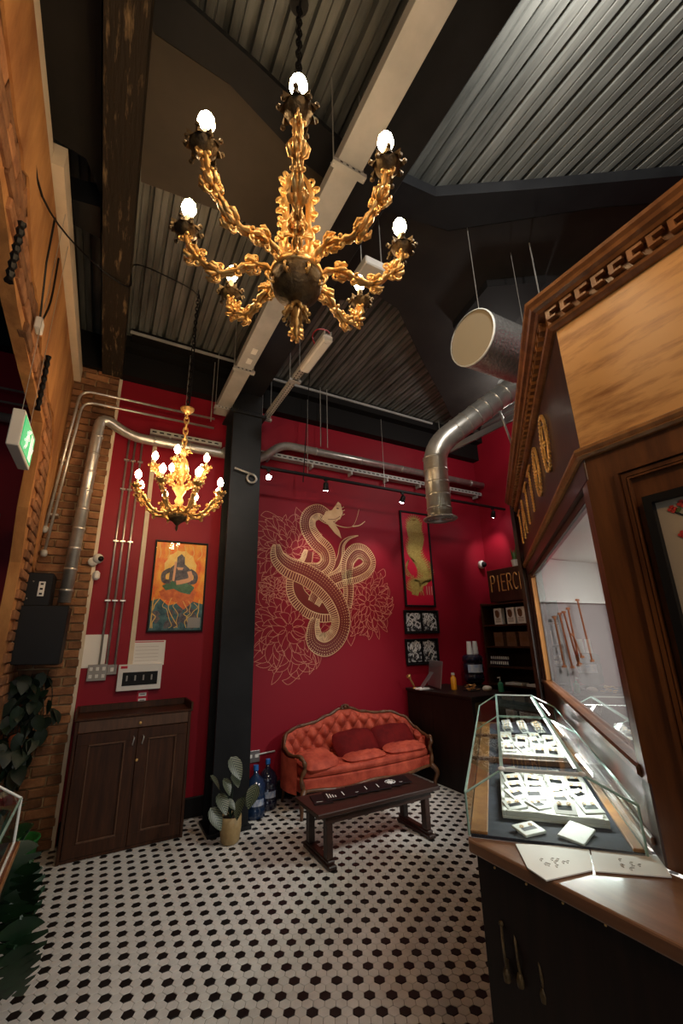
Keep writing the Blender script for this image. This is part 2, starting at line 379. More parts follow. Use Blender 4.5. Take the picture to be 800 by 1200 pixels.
# side wall: an outline with a ragged lower edge over the wide opening
poly = [(-1.5, 3.75), (1.0, 3.62), (1.78, 3.50), (2.42, 3.34), (3.0, 3.30), (3.70, 3.27), (3.78, 3.0), (3.80, 2.6), (3.93, 2.2), (4.0, 0), (4.70, 0), (4.70, 4.24), (-1.5, 4.20)]
wl = struct(MB().prism([(XL-.07, y, z) for y, z in poly], (.07, 0, 0)).build('wall_left', M['plasterb']))
def inpoly(y, z):
    c = False; n = len(poly)
    for i in range(n):
        y1, z1 = poly[i]; y2, z2 = poly[(i+1) % n]
        if (z1 > z) != (z2 > z) and y < (y2-y1)*(z-z1)/(z2-z1)+y1: c = not c
    return c
zc = 1.2; row = 0; cnt = 0; rest = MB()
spots = []
while zc < 4.2:
    y = .9+(.113 if row % 2 else 0)
    while y < 4.66:
        if inpoly(y-.09, zc-.02) and inpoly(y+.09, zc-.02) and inpoly(y-.09, zc+.03) and inpoly(y+.09, zc+.03): spots.append((y, zc))
        y += .227
    zc += .077; row += 1
spots.sort(key=lambda s: -s[1])
for n_, (y, z) in enumerate(spots):
    if n_ < 298: inst('brick', BM[(0, random.randrange(3))], wl, (XL-.004, y, z), (random.uniform(-.02, .02), random.uniform(-.008, .008), PI/2+random.uniform(-.02, .02)))
    else: rest.cbox(XL-.03, XL+.02, y-.107, y+.107, z-.032, z+.032, c=.005)
if rest.v: stuff(rest.build('brickwork', M['brick'], wl))
# old plaster smeared over the upper part, ragged lower edge
up = [(-1.5, 4.2), (4.68, 4.235)]
low = [(4.68, 3.2), (4.45, 2.75), (4.4, 2.2), (4.3, 2.25), (4.22, 3.05), (4.1, 3.32), (3.9, 3.42), (3.6, 3.40), (3.3, 3.48), (3.0, 3.46), (2.7, 3.60), (2.4, 3.56), (2.0, 3.75), (1.7, 3.70), (1.2, 3.86), (.6, 3.84), (-1.5, 3.95)]
low = [(y, z) for y, z in low]
edge = []
for i in range(len(low)-1):
    for k in range(4):
        t = k/4; edge.append((low[i][0]*(1-t)+low[i+1][0]*t, low[i][1]*(1-t)+low[i+1][1]*t+random.uniform(-.03, .03)))
edge.append(low[-1])
MB().prism([(XL+.021, y, z) for y, z in up+edge], (.012, 0, 0)).build('plaster_coat', M['plasterb'], wl)
# white plaster soffit along the wall head
struct(B(XL-.26, XL+.09, 2.28, 4.66, 4.245, 4.40).build('trim_2', M['cream']))
struct(B(XL-.26, XL+.03, -1.5, 2.28, 4.215, 4.34).build('trim_3', M['cream']))

# ---- dark shopfront doors seen through the opening on the left
dr = struct(B(-1.02, -.95, 1.2, 4.4, 0, 2.62).build('door_1', M['ebony']))
for i in range(5):
    y0 = 1.3+i*.62
    for z0, z1 in ((.15, .85), (1.0, 2.05)):
        for a in (B(-.955, -.925, y0, y0+.03, z0, z1), B(-.955, -.925, y0+.49, y0+.52, z0, z1), B(-.955, -.925, y0, y0+.52, z0, z0+.03), B(-.955, -.925, y0, y0+.52, z1-.03, z1)):
            a.build('moulding', M['ebony'], dr)
CB(-1.0, -.86, 1.2, 4.4, 2.32, 2.40, c=.01).build('lintel', M['cab'], dr)
CB(-1.0, -.88, 1.2, 4.4, 2.60, 2.68, c=.01).build('lintel', M['cab'], dr)

# ---- ceiling: corrugated sheets, boards and steels
ceil = struct(B(-3.2, XR+.2, -1.5, 5.2, 5.0, 5.1).build('ceiling', M['black']))
ZD = 4.86
def sheet(x0, x1):
    prof = []; p = .1348; x = x0
    while x < x1-1e-6:
        prof += [(x, ZD), (x+.044, ZD), (x+.048, ZD+.014), (x+.052, ZD+.014), (x+.056, ZD), (x+.098, ZD), (x+.104, ZD+.07), (x+.128, ZD+.07)]
        x += p
    prof.append((x, ZD)); vs = []; fs = []
    for i, (px, pz) in enumerate(prof): vs += [(px, -1.2, pz), (px, 4.86, pz)]
    for i in range(len(prof)-1): fs.append((2*i, 2*i+1, 2*i+3, 2*i+2))
    m_ = MB(); m_.v = vs; m_.f = fs; return m_.build('corrugated_sheet', M['deck'], ceil, fix=False)
for i in range(7): sheet(-.72+i*.944, -.72+(i+1)*.944-.001)
def slab(name, m, px, z, th_): return MB().prism([at(x, y, 2, z) for x, y in px], (0, 0, th_)).build(name, M[m], ceil)
slab('ceiling_slab', 'board', [(10, -60), (119, -60), (119, 232), (101, 186), (45, 152), (30, 40)], 4.62, .06)
slab('steel_beam', 'steel', [(57, 226), (118, 243), (118, 280), (60, 250)], 4.5, .2)
slab('ceiling_slab', 'boardb', [(168, -30), (181, 40), (270, 100), (352, 186), (412, 236), (330, 280), (262, 249), (165, 213)], 4.70, .12)
slab('steel_beam', 'steel', [(150, -60), (207, -8), (300, 75), (345, 118), (398, 165), (425, 190), (425, 245), (350, 186), (268, 98), (180, 38)], 4.66, .04)
B(*(lambda a, b: (a.x, b.x, -1.2, 4.62, 4.38, 4.66))(Vector((-.335, 0, 0)), Vector((-.145, 0, 0)))).build('timber_beam', M['timber'], ceil)
# main steel under the valley
mb = CB(1.03, 1.31, -1.2, 4.5, 4.32, 4.345, c=.003).build('steel_beam', M['steel'], ceil)
CB(1.155, 1.185, -1.2, 4.5, 4.345, 4.86, c=.003).build('web', M['steel'], mb)
slab('steel_beam', 'steel', [(470, 212), (510, 230), (620, 222), (830, 203), (830, 232), (700, 243), (525, 270), (430, 242), (440, 215)], 4.66, .10)
slab('ceiling_slab', 'board', [(404, 248), (440, 243), (525, 271), (700, 244), (830, 233), (830, 322), (702, 325), (640, 340), (616, 372), (590, 430), (562, 505), (530, 492), (520, 470), (492, 418), (466, 362), (440, 345), (408, 352), (360, 350)], 4.74, .10)
slab('ceiling_slab', 'black', [(531, 385), (571, 336), (640, 330), (588, 398)], 4.66, .078)  # black slab standing in for the shade inside a square ceiling recess
slab('steel_beam', 'steel', [(700, 330), (830, 324), (830, 350), (640, 345)], 4.60, .12)
B(-3.2, XR, 4.62, YW+.2, 4.44, 4.86).build('wall_plate', M['black'], ceil)
B(-.15, XR, 4.5, 4.62, 4.72, 4.86).build('wall_plate', M['black'], ceil)
B(-.1, 1.0, 4.36, 4.5, 4.79, 4.86).build('wall_plate', M['black'], ceil)
e_ = CB(1.35, 4.2, 4.48, 4.5, 4.80, 4.83, c=.002).build('edge_angle', M['tray'], ceil); CB(-.12, 1.0, 4.34, 4.36, 4.79, 4.82, c=.002).build('edge_angle', M['tray'], ceil)

# ---- steel column
colm = thing('steel_column', 'black steel column standing between the red wall bays behind the potted plant', 'column', (1.16, 4.36, 0))
CB(-.165, .165, -.16, -.14, 0, 4.32, c=.003).build('flange', M['steel'], colm)
CB(-.165, .165, .14, .16, 0, 4.32, c=.003).build('flange', M['steel'], colm)
CB(-.06, .06, -.14, .14, 0, 4.32, c=.003).build('web', M['steel'], colm)
CB(-.21, .21, -.19, .19, 4.04, 4.07, c=.003).build('cap_plate', M['steel'], colm)
for x in (-.13, .13): MB().lathe([(.012, 0), (.012, .02)], (x, -.178, 4.07), 6).build('bolt', M['steel'], colm)
CB(-.19, .19, -.185, .185, 0, .03, c=.003).build('base_plate', M['steel'], colm)
sc_ = MB().tube([(-.13+.09*t, -.2, 3.36-.02*t) for t in (0, 1, 2)]+[(.06+.05*sin(a)-.0, -.2, 3.27+.05*cos(a)) for a in [PI*k/8*1.0 for k in range(0, 17)]], .011, 8)
sc_.build('scroll_end', M['galv'], colm, smooth=True)

# ================================================================== BOOTH (local frame u, v, z at its corner)
AZ = math.radians(47.8); E_ = Vector((sin(AZ), cos(AZ), 0)); N_ = Vector((-cos(AZ), sin(AZ), 0)); PC = Vector((1.4645, .8041, 0))
RZ = math.atan2(E_.y, E_.x)
def bl(p):   # world -> booth local
    d = Vector(p)-PC; return Vector((d.dot(E_), d.dot(N_), d.z))
LB = 2.78
booth = thing('tattoo_booth', 'tall wooden shop booth with gold TATTOO letters, dentil cornice and big window', 'booth', PC, RZ)
A_ = bl(PC+Vector((0, -1, 0)));  adir = Vector((A_.x, A_.y, 0))           # unit vector along face A (towards the camera side), local
an = Vector((adir.y, -adir.x, 0));                                        # outward candidate
if an.dot(bl(Vector((0, .5, 0)))-Vector((0, 0, 0))) < 0: an = -an
def Apt(s, o, z): return adir*s + an*o + Vector((0, 0, z))                # s from the corner along face A, o outward
def Aprism(name, m, s0, s1, z0, z1, o0, o1, par=booth):
    return MB().prism([Apt(s0, o0, z0), Apt(s1, o0, z0), Apt(s1, o0, z1), Apt(s0, o0, z1)], an*(o1-o0)).build(name, M[m], par)
LA = 1.9
# face A
Aprism('frieze_panel', 'ply', 0, LA, 2.245, 2.77, -.05, 0)
Aprism('side_panel', 'booth', 0, LA, .955, 2.20, -.05, -.004)
def sweep(path, prof, closed_prof=True):
    "path: local 2-D polyline, outward on the left; prof: (offset, z)"
    n = len(path); offs = []
    for i in range(n):
        a = (path[i]-path[i-1]).normalized() if i else None; b = (path[i+1]-path[i]).normalized() if i < n-1 else None
        na = Vector((-a.y, a.x, 0)) if a else None; nb = Vector((-b.y, b.x, 0)) if b else None
        if na and nb: m_ = (na+nb).normalized(); offs.append(m_/m_.dot(na))
        else: offs.append(na or nb)
    vs = []; fs = []; K = len(prof)
    for i in range(n):
        for o, z in prof: q = path[i]+offs[i]*o; vs.append((q.x, q.y, z))
    for i in range(n-1):
        for k in range(K): k2 = (k+1) % K; fs.append((i*K+k, i*K+k2, (i+1)*K+k2, (i+1)*K+k))
    fs += [tuple(range(K))[::-1], tuple((n-1)*K+k for k in range(K))]
    m_ = MB(); m_.v = vs; m_.f = fs; return m_
path = [adir*LA, Vector((0, 0, 0)), Vector((LB+.02, 0, 0))]
if (Vector((-( path[1]-path[0]).y, (path[1]-path[0]).x, 0))).dot(an) < 0: path = path
cor = sweep(path, [(-.05, 2.765), (.012, 2.765), (.030, 2.775), (.034, 2.785), (.026, 2.79), (.030, 2.838), (.058, 2.842), (.066, 2.852), (.082, 2.858), (.088, 2.870), (.100, 2.880), (.104, 2.892), (-.05, 2.892)]).build('cornice', M['cornice'], booth)
# dentils: key-shaped blocks
def dentil(fr, s, w_):
    P0, D, O = fr; m_ = MB()
    for a, b, z0, z1 in ((0, w_, 2.826, 2.838), (0, .35*w_, 2.795, 2.826), (.35*w_, .8*w_, 2.795, 2.803)):
        m_.prism([P0+D*(s+a)+O*.028+Vector((0, 0, z0)), P0+D*(s+b)+O*.028+Vector((0, 0, z0)), P0+D*(s+b)+O*.028+Vector((0, 0, z1)), P0+D*(s+a)+O*.028+Vector((0, 0, z1))], O*.026)
    return m_.build('dentil', M['cornice'], cor)
zero = Vector((0, 0, 0))
for i in range(20): dentil((zero, adir, an), .0+i*.062, .048)
for i in range(40): dentil((zero, Vector((1, 0, 0)), Vector((0, 1, 0))), .02+i*.068, .050)
sweep(path, [(-.01, 2.20), (.012, 2.20), (.022, 2.208), (.014, 2.214), (.024, 2.226), (.024, 2.236), (.008, 2.245), (-.01, 2.245)]).build('picture_rail', M['honey'], booth)
# moulded frame on face A
def Aframe(name, m, s0, s1, z0, z1, wd, o0, o1, par=booth):
    m_ = MB()
    for a, b, c, d in ((s0, s1, z1-wd, z1), (s0, s1, z0, z0+wd), (s0, s0+wd, z0+wd, z1-wd), (s1-wd, s1, z0+wd, z1-wd)):
        m_.prism([Apt(a, o0, c), Apt(b, o0, c), Apt(b, o0, d), Apt(a, o0, d)], an*(o1-o0))
    return m_.build(name, M[m], par)
Aframe('panel_moulding', 'booth', .10, 1.25, 1.05, 2.115, .012, -.004, .016)
Aframe('panel_moulding', 'booth', .116, 1.234, 1.066, 2.099, .014, -.004, .008)
Aframe('panel_moulding', 'booth', .134, 1.216, 1.084, 2.081, .006, -.004, .012)
# face B
def Bx(u0, u1, z0, z1, v0=-.05, v1=0, name='panel', m='booth', c=.003): return CB(u0, u1, v0, v1, z0, z1, c=c).build(name, M[m], booth)
Bx(0, LB, 2.245, 2.77, name='sign_board', m='mahog')
Bx(0.0, LB, 2.12, 2.205, -.06, .0, name='head_rail', m='mahog'); Bx(.1, LB-.1, 2.085, 2.12, -.06, -.02, name='head_bead', m='mahog')
Bx(.005, .085, .955, 2.12, -.06, .0, name='corner_post', m='booth'); Bx(.085, .11, 1.2, 2.12, -.055, -.012, name='window_bead', m='booth')
Bx(LB-.16, LB-.03, .0, 2.12, -.06, .0, name='corner_post', m='mahog'); Bx(LB-.20, LB-.16, 1.2, 2.12, -.055, -.012, name='window_bead', m='honey')
Bx(0, LB, .955, 1.165, -.05, .0, name='dado_panel', m='mahog'); Bx(.05, LB, 1.165, 1.200, -.06, .012, name='window_sill', m='booth', c=.008)
Bx(.05, LB, .99, 1.01, 0, .012, name='dado_bead', m='counter')
B(.11, LB-.2, -.036, -.030, 1.205, 2.085).build('window_pane', M['glassw'], booth)
# lettering TATTOO: beaded strokes
def arcpts(cx, cz, rx, rz, a0, a1, n): return [(cx+rx*cos(a0+(a1-a0)*k/n), cz+rz*sin(a0+(a1-a0)*k/n)) for k in range(n+1)]
LET = {
 'T': [[(-.5, 1), (.5, 1)], [(0, 1), (0, 0)]],
 'A': [[(-.5, 0), (-.08, 1), (.08, 1), (.5, 0)], [(-.34, .36), (.34, .36)]],
 'O': [arcpts(0, .5, .5, .5, 0, 2*PI, 22)],
 'P': [[(-.4, 0), (-.4, 1), (.1, 1)]+arcpts(.1, .76, .3, .24, PI/2, -PI/2, 7)+[(-.4, .52)]],
 'I': [[(0, 0), (0, 1)]], 'E': [[(.4, 1), (-.4, 1), (-.4, 0), (.4, 0)], [(-.4, .55), (.25, .55)]],
 'R': [[(-.4, 0), (-.4, 1), (.1, 1)]+arcpts(.1, .76, .3, .24, PI/2, -PI/2, 7)+[(-.4, .52)], [(0, .52), (.42, 0)]],
 'C': [arcpts(0, .5, .45, .5, PI*.25, PI*1.75, 14)], 'N': [[(-.4, 0), (-.4, 1), (.4, 0), (.4, 1)]],
 'G': [arcpts(0, .5, .45, .5, PI*.25, PI*1.85, 14)+[(.42, .5), (.1, .5)]], '6': [arcpts(0, .32, .42, .32, 0, 2*PI, 12), [(-.4, .38), (-.1, .9), (.25, 1)]],
}
def letter_strokes(m_, ch, org_, ux, w_, h, r, off, n=6, beads=0, step=.02):
    up_ = Vector((0, 0, 1))
    for st in LET[ch]:
        pts = [org_+ux*(x*w_)+up_*(z*h)+off for x, z in st]
        m_.tube(pts, r, n)
        if beads:
            d = 0
            for a, b in zip(pts[:-1], pts[1:]):
                L = (b-a).length; k = d
                while k < L: m_.ball(a+(b-a)*(k/L), beads, 5, 4); k += step
                d = k-L
for k, ch in enumerate('TATTOO'):
    u = [2.52, 2.14, 1.76, 1.40, 1.02, .60][k]; hh = .30; ww = .20 if ch == 'O' else .22
    m_ = MB(); letter_strokes(m_, ch, Vector((u, 0, 2.39)), Vector((-1, 0, 0)), ww, hh, .006, Vector((0, .012, 0)), 6, .0105, .022)
    if ch == 'O': letter_strokes(m_, ch, Vector((u, 0, 2.44)), Vector((-1, 0, 0)), ww*.5, hh*.66, .004, Vector((0, .010, 0)), 5); m_.ball((u, .012, 2.54), .016, 8, 5)
    else: 
        for dx in (-.016, .016): pass
    m_.build('letter', M['gold'], booth, smooth=True)
# far return wall, interior room
W = lambda x, y, z=0: bl((x, y, z))
def lwall(name, p, q, z0, z1, t, m):
    a, b = Vector(p), Vector(q); d = (b-a).normalized(); nrm = Vector((-d.y, d.x, 0))*t
    P = [W(a.x, a.y, z0), W(b.x, b.y, z0), W(b.x, b.y, z1), W(a.x, a.y, z1)]; nl = bl(PC+nrm)
    return MB().prism(P, nl).build(name, M[m], booth)
FE = PC+E_*LB
lwall('return_wall', (FE.x-.03, FE.y+.02, 0), (4.78, FE.y+.02, 0), 0, 2.88, .04, 'mahog')
ZI = at(672, 704, 1, FE.y-.04).z; ZT = at(665, 660, 1, FE.y-.04).z
lwall('inner_wall', (FE.x+.02, FE.y-.02, 0), (4.72, FE.y-.02, 0), ZI, ZT+.03, .03, 'iw')
lwall('inner_wall', (FE.x+.02, FE.y-.01, 0), (4.72, FE.y-.01, 0), 0, ZI, .02, 'ig')
lwall('inner_ledge', (FE.x+.02, FE.y-.045, 0), (4.72, FE.y-.045, 0), ZI-.02, ZI, .03, 'iw')
lwall('inner_wall', (4.7, -.9, 0), (4.7, FE.y-.05, 0), 0, ZT+.03, -.05, 'iw')
MB().prism([W(*p, ZT+.03) for p in ((PC.x+.06, -.9), (PC.x+.06, PC.y), (FE.x, FE.y-.06), (4.72, FE.y), (4.72, -.9))], (0, 0, .04)).build('inner_ceiling', M['iw'], booth)
MB().prism([W(*p, 2.80) for p in ((PC.x+.01, -1.0), (PC.x+.01, PC.y), (FE.x, FE.y), (4.78, FE.y), (4.78, -1.0))], (0, 0, .04)).build('booth_roof', M['black'], booth)
light('AREA', (3.4, 1.4, ZT-.02), 85, (1, .97, .93), .5, (3.6, 1.6, 0))
# floral tattoo-flash sheet in black frame on face A
pf = thing('framed_flash_sheet', 'black framed cream sheet of red flowers and birds on the booth side', 'picture', PC, RZ)
Aframe('frame', 'card', .170, .95, 1.20, 2.00, .024, -.002, .028, pf)
Aprism('sheet', 'beige', .19, .93, 1.22, 1.98, 0, .006, pf)
M['fred'] = mat('flash_red', (.55, .04, .03), .6); M['fblk'] = mat('flash_black', (.01, .01, .012), .6); M['fgrn'] = mat('flash_green', (.08, .12, .03), .6)
def Adisc(m_, s, z, r, n=7, wob=.25, o=.0085):
    m_.add([Apt(s+r*(1+wob*sin(3*k))*cos(2*PI*k/n), o, z+r*(1+wob*cos(2*k))*sin(2*PI*k/n)) for k in range(n)], [tuple(range(n))])
m1 = MB(); m2 = MB(); m3 = MB()
for s, z in ((.235, 1.945), (.262, 1.955), (.30, 1.95), (.245, 1.865), (.33, 1.92), (.27, 1.74), (.36, 1.80), (.30, 1.60), (.42, 1.9), (.5, 1.7)):
    for k in range(4): Adisc(m1, s+.007*cos(k*1.6), z+.007*sin(k*1.6), .0065)
for s, z in ((.25, 1.94), (.284, 1.95), (.262, 1.757), (.32, 1.62)): Adisc(m3, s, z, .009, 5, .5)
for a in (((.24, 1.935), (.262, 1.918), (.30, 1.915), (.36, 1.93)), ((.25, 1.862), (.275, 1.868), (.31, 1.85), (.37, 1.84)), ((.262, 1.745), (.29, 1.76), (.33, 1.75)), ((.29, 1.61), (.33, 1.65), (.40, 1.64))):
    m2.tube([Apt(s, .008, z) for s, z in a], .0022, 4)
m2.add([Apt(s, .0095, z) for s, z in ((.275, 1.93), (.31, 1.955), (.325, 1.92), (.30, 1.90))], [(0, 1, 2, 3)])
m1.build('flowers', M['fred'], pf, fix=False); m2.build('branches', M['fblk'], pf, fix=False); m3.build('leaves', M['fgrn'], pf, fix=False)
Aprism('glazing', 'pic', .19, .93, 1.22, 1.98, .020, .022, pf)
# copper rods hanging on the inner wall
for i, (px, py, L) in enumerate(((649, 722, .46), (655, 718, .5), (660, 716, .5), (665, 712, .52), (676, 702, .58), (670, 742, .22))):
    p = at(px, py, 1, FE.y-.07-.02*i); e2 = p.x+.03+.03*(i % 3); rd = MB().tube([tuple(p), (e2, p.y, p.z-L)], .009, 6)
    rd.box(p.x-.022, p.x+.022, p.y-.008, p.y+.008, p.z-.02, p.z); rd.box(e2-.022, e2+.022, p.y-.008, p.y+.008, p.z-L, p.z-L+.02)
    o = rd.build('hanging_rod', M['copper'])
    tag(o, ['copper rod hanging inside the booth window, nearest the far post', 'copper rod hanging inside the booth window, second from the far post', 'copper rod hanging inside the booth window, third from the far post', 'copper rod hanging inside the booth window, fourth from the far post', 'longest copper rod, topmost and farthest right behind the booth window', 'shortest copper rod, hanging low behind the booth window'][i], 'rod', 'copper rods behind the booth window')

# ================================================================== COUNTER around the booth
K_ = Vector((1.141, 1.239, 0))
UF = 2.08
plan = [(1.22, -.9), (K_.x, K_.y), tuple((K_+E_*(UF-.05))[:2]), tuple((PC+E_*UF+N_*.02)[:2]), tuple((PC+N_*.0)[:2]), (PC.x-.0, -.9)]
ctr = thing('booth_counter', 'wooden counter with dark front wrapping the booth below the glass case', 'counter', (1.3, .9, 0))
MB().prism([(x, y, .912) for x, y in plan], (0, 0, .038)).build('worktop', M['counter'], ctr, world=True, bevel=.006)
ins = [(1.25, -.9), (K_.x+.022, K_.y-.012), tuple((K_+E_*(UF-.08)-N_*.03)[:2]), tuple((PC+E_*(UF-.03))[:2]), tuple(PC[:2]), (PC.x, -.9)]
MB().prism([(x, y, 0.0015) for x, y in ins], (0, 0, .91)).build('body', M['ebony'], ctr, world=True)
for i in range(14):
    y = 1.15-i*.11; MB().ball((1.235-(y)*.067, y, .90), .0035, 8, 5).build('stud', M['gold'], ctr, world=True)
for i, (px, py) in enumerate(((587, 1082), (602, 1087), (628, 1101), (668, 1190))):
    xh = 1.165+ (i*.012); p = at(px, py, 0, xh); m_ = MB().ball(p, .008, 8, 6); m_.tube(bez([p, p+Vector((-.012, -.01, -.03)), p+Vector((-.02, -.02, -.07)), p+Vector((-.01, -.015, -.10)), p+Vector((0, -.01, -.08))], 4), .004, 6)
    m_.lathe([(.0, 0), (.009, .004), (.011, .02), (.006, .035), (0, .04)], p+Vector((-.014, -.015, -.13)), 8)
    m_.build('drop_pull', M['bronze'], ctr, world=True, smooth=True)

# ================================================================== GLASS CASE on the counter
case = thing('glass_display_case', 'long glass jewellery display case with slanted panes on the wooden counter', 'display case', PC, RZ)
U0_, U1_ = .065, 1.95; ZB = .956
SEC = [(.535, ZB), (.535, 1.08), (.408, 1.158), (.165, 1.158), (.025, 1.085), (.025, ZB)]
CB(U0_, U1_, .03, .53, .951, .962, c=.001).build('base', M['velnavy'], case)
CB(U0_, U1_, .475, .53, .962, .972, c=.002).build('wood_rail', M['honey'], case); CB(U0_, U1_, .03, .06, .962, .972, c=.002).build('wood_rail', M['honey'], case)
for k, u in enumerate((.93, 1.47)): CB(u-.012, u+.012, .03, .53, .962, .985, c=.002).build('wood_rail', M['counter'], case)
for a, b in zip(SEC[:-1], SEC[1:]):
    d = Vector((0, b[0]-a[0], b[1]-a[1])).normalized(); nr = Vector((0, -d.z, d.y))*.004
    MB().prism([(U0_, a[0], a[1]), (U1_, a[0], a[1]), (U1_, b[0], b[1]), (U0_, b[0], b[1])], nr).build('glass_pane', M['glass'], case)
for u in (U0_, U1_-.004): MB().prism([(u, v, z) for v, z in SEC], (.004, 0, 0)).build('glass_pane', M['glass'], case)
for (v, z), r, m_ in zip(SEC, (.004, .0035, .006, .006, .0035, .004), ('wedge', 'gedge', 'gedge', 'gedge', 'gedge', 'wedge')):
    B(U0_, U1_, v-r, v+r, z-r, z+r).build('edge_strip', M[m_], case)
def secring(u, r, mm):
    m_ = MB(); 
    for a, b in zip(SEC[:-1], SEC[1:]): m_.tube([(u, a[0], a[1]), (u, b[0], b[1])], r, 4)
    return m_.build('edge_strip', M[mm], case)
secring(U0_, .0035, 'gedge'); secring(1.08, .003, 'gedge'); secring(U1_, .004, 'gedge')
B(U0_-.003, U0_+.006, .165, .408, 1.153, 1.163).build('edge_strip', M['wedge'], case)
B(1.075, 1.085, .165, .408, 1.150, 1.156).build('glass_bar', M['gedge'], case); B(U1_-.004, U1_+.004, .165, .408, 1.154, 1.162).build('edge_strip', M['wedge'], case)
B(U0_, U0_+.008, .03, .53, .951, .960).build('edge_strip', M['wedge'], case)
for v in (.408, .165): MB().ball((U0_, v, 1.160), .012, 10, 6, (1, 1, .6)).build('clamp', M['white'], case, smooth=True)
B(U0_+.1, U1_-.05, .172, .176, 1.150, 1.154).build('light_strip', M['strip'], case)
for u in (.4, 1.1, 1.7):
    p = PC+E_*u+N_*.2+Vector((0, 0, 1.14)); light('AREA', p, 2.3, (1, .97, .93), .3, p-Vector((0, 0, 1))-E_*.15, .05)

def wpos(u, v, z): return PC+E_*u+N_*v+Vector((0, 0, z))
def jtray(name, u0, u1, v0, v1, label, mm='white'):
    t = thing(name, label, 'tray', wpos((u0+u1)/2, (v0+v1)/2, .963), RZ); hu, hv = (u1-u0)/2, (v1-v0)/2
    CB(-hu, hu, -hv, hv, 0, .010, c=.002).build('tray_floor', M[mm], t)
    for a in ((-hu, hu, -hv, -hv+.012), (-hu, hu, hv-.012, hv), (-hu, -hu+.012, -hv+.0121, hv-.0121), (hu-.012, hu, -hv+.0121, hv-.0121)): CB(*a, .0101, .026, c=.002).build('tray_rim', M[mm], t)
    return t
jtray('jewellery_tray', .215, .68, .085, .425, 'white jewellery tray crowded with display cards at the near end of the case')
jtray('jewellery_tray', .99, 1.40, .10, .41, 'white jewellery tray in the middle section of the glass case')
jtray('jewellery_tray', 1.52, 1.88, .12, .41, 'dark jewellery tray in the far section of the glass case', 'velnavy')
def jcard(u, v, z, w_, d, tilt, rot, label, grp, m='white', slot=True):
    t = thing('jewellery_card', label, 'jewellery card', wpos(u, v, z), 0, grp); t.rotation_euler = (tilt, random.uniform(-.1, .1), RZ+rot)
    CB(-w_/2, w_/2, -d/2, d/2, 0, .008, c=.0015).build('card', M[m], t)
    if slot:
        B(-w_*.34, w_*.30, -.012, .006, .0075, .0085).build('slot', M['card'], t)
        for s in (-.22, .2): MB().tube([(w_*s+.006*cos(a), .012+.006*sin(a), .010) for a in [k*PI/5 for k in range(11)]], .0012, 4).build('ring', M['gold'], t)
    return t
random.seed(11)
RN = ['row nearest the viewer', 'second row', 'third row', 'fourth row', 'row farthest back']; CN = ['beside the booth', 'second from the booth', 'third from the booth', 'on the room side']
for i in range(5):
    for j in range(4):
        jcard(.262+i*.088+random.uniform(-.01, .01), .130+j*.082+random.uniform(-.01, .01), .985+random.uniform(0, .02), .072, .060, random.uniform(.15, .55), -1.2+random.uniform(-.5, .5), 'white jewellery card in the near tray, %s, %s' % (RN[i], CN[j]), 'white cards in the near tray')
for i in range(4):
    for j in range(4):
        jcard(1.05+i*.088+random.uniform(-.008, .008), .145+j*.076+random.uniform(-.01, .01), .988+random.uniform(0, .03), .066, .062, random.uniform(.3, .9), -1.2+random.uniform(-.5, .5), 'white jewellery card in the middle tray, %s, %s' % (RN[i], CN[j]), 'white cards in the middle tray')
for i in range(4):
    for j in range(3):
        jcard(1.56+i*.078, .17+j*.095, .995, .06, .045, random.uniform(.3, .8), -1.0+random.uniform(-.3, .3), 'grey jewellery card in the dark far tray, %s, %s' % (RN[i], ['beside the booth', 'in the middle', 'on the room side'][j]), 'grey cards in the far tray', 'grey')
jcard(.125, .345, .967, .085, .068, .1, -.9, 'white card with a slot lying on the navy felt, left one before the tray', 'loose cards at the near end')
jcard(.135, .20, .967, .11, .080, .08, -.5, 'blank white box lid on the navy felt, right one before the tray', 'loose cards at the near end', slot=False)
# sheets of designs on the counter top
def sheet_on(px, z, label):
    P = [at(x, y, 2, z) for x, y in px]; c = sum(P, Vector())/len(P); o = MB().prism([p-c for p in P], (0, 0, .003)).build('design_sheet', M['paper']); o.location = c
    tag(o, label, 'paper'); return o, c
s1, c1 = sheet_on([(604, 990), (690, 994), (694, 1021), (640, 1033), (618, 1018)], .9525, 'white sheet of faint drawings on the counter, left one')
s2, c2 = sheet_on([(692, 996), (772, 1004), (787, 1029), (697, 1022)], .9525, 'white sheet of faint drawings on the counter beside the booth')
M['pencil'] = mat('pencil_line', (.45, .42, .40), .7)
for o, c, n in ((s1, c1, 9), (s2, c2, 7)):
    m_ = MB(); random.seed(n)
    for k in range(n):
        a = Vector((random.uniform(-.035, .035), random.uniform(-.03, .03), .0036)); m_.tube([a+Vector((.008*cos(t), .006*sin(t*1.3), 0)) for t in range(6)], .0008, 4)
    m_.build('drawing', M['pencil'], o)

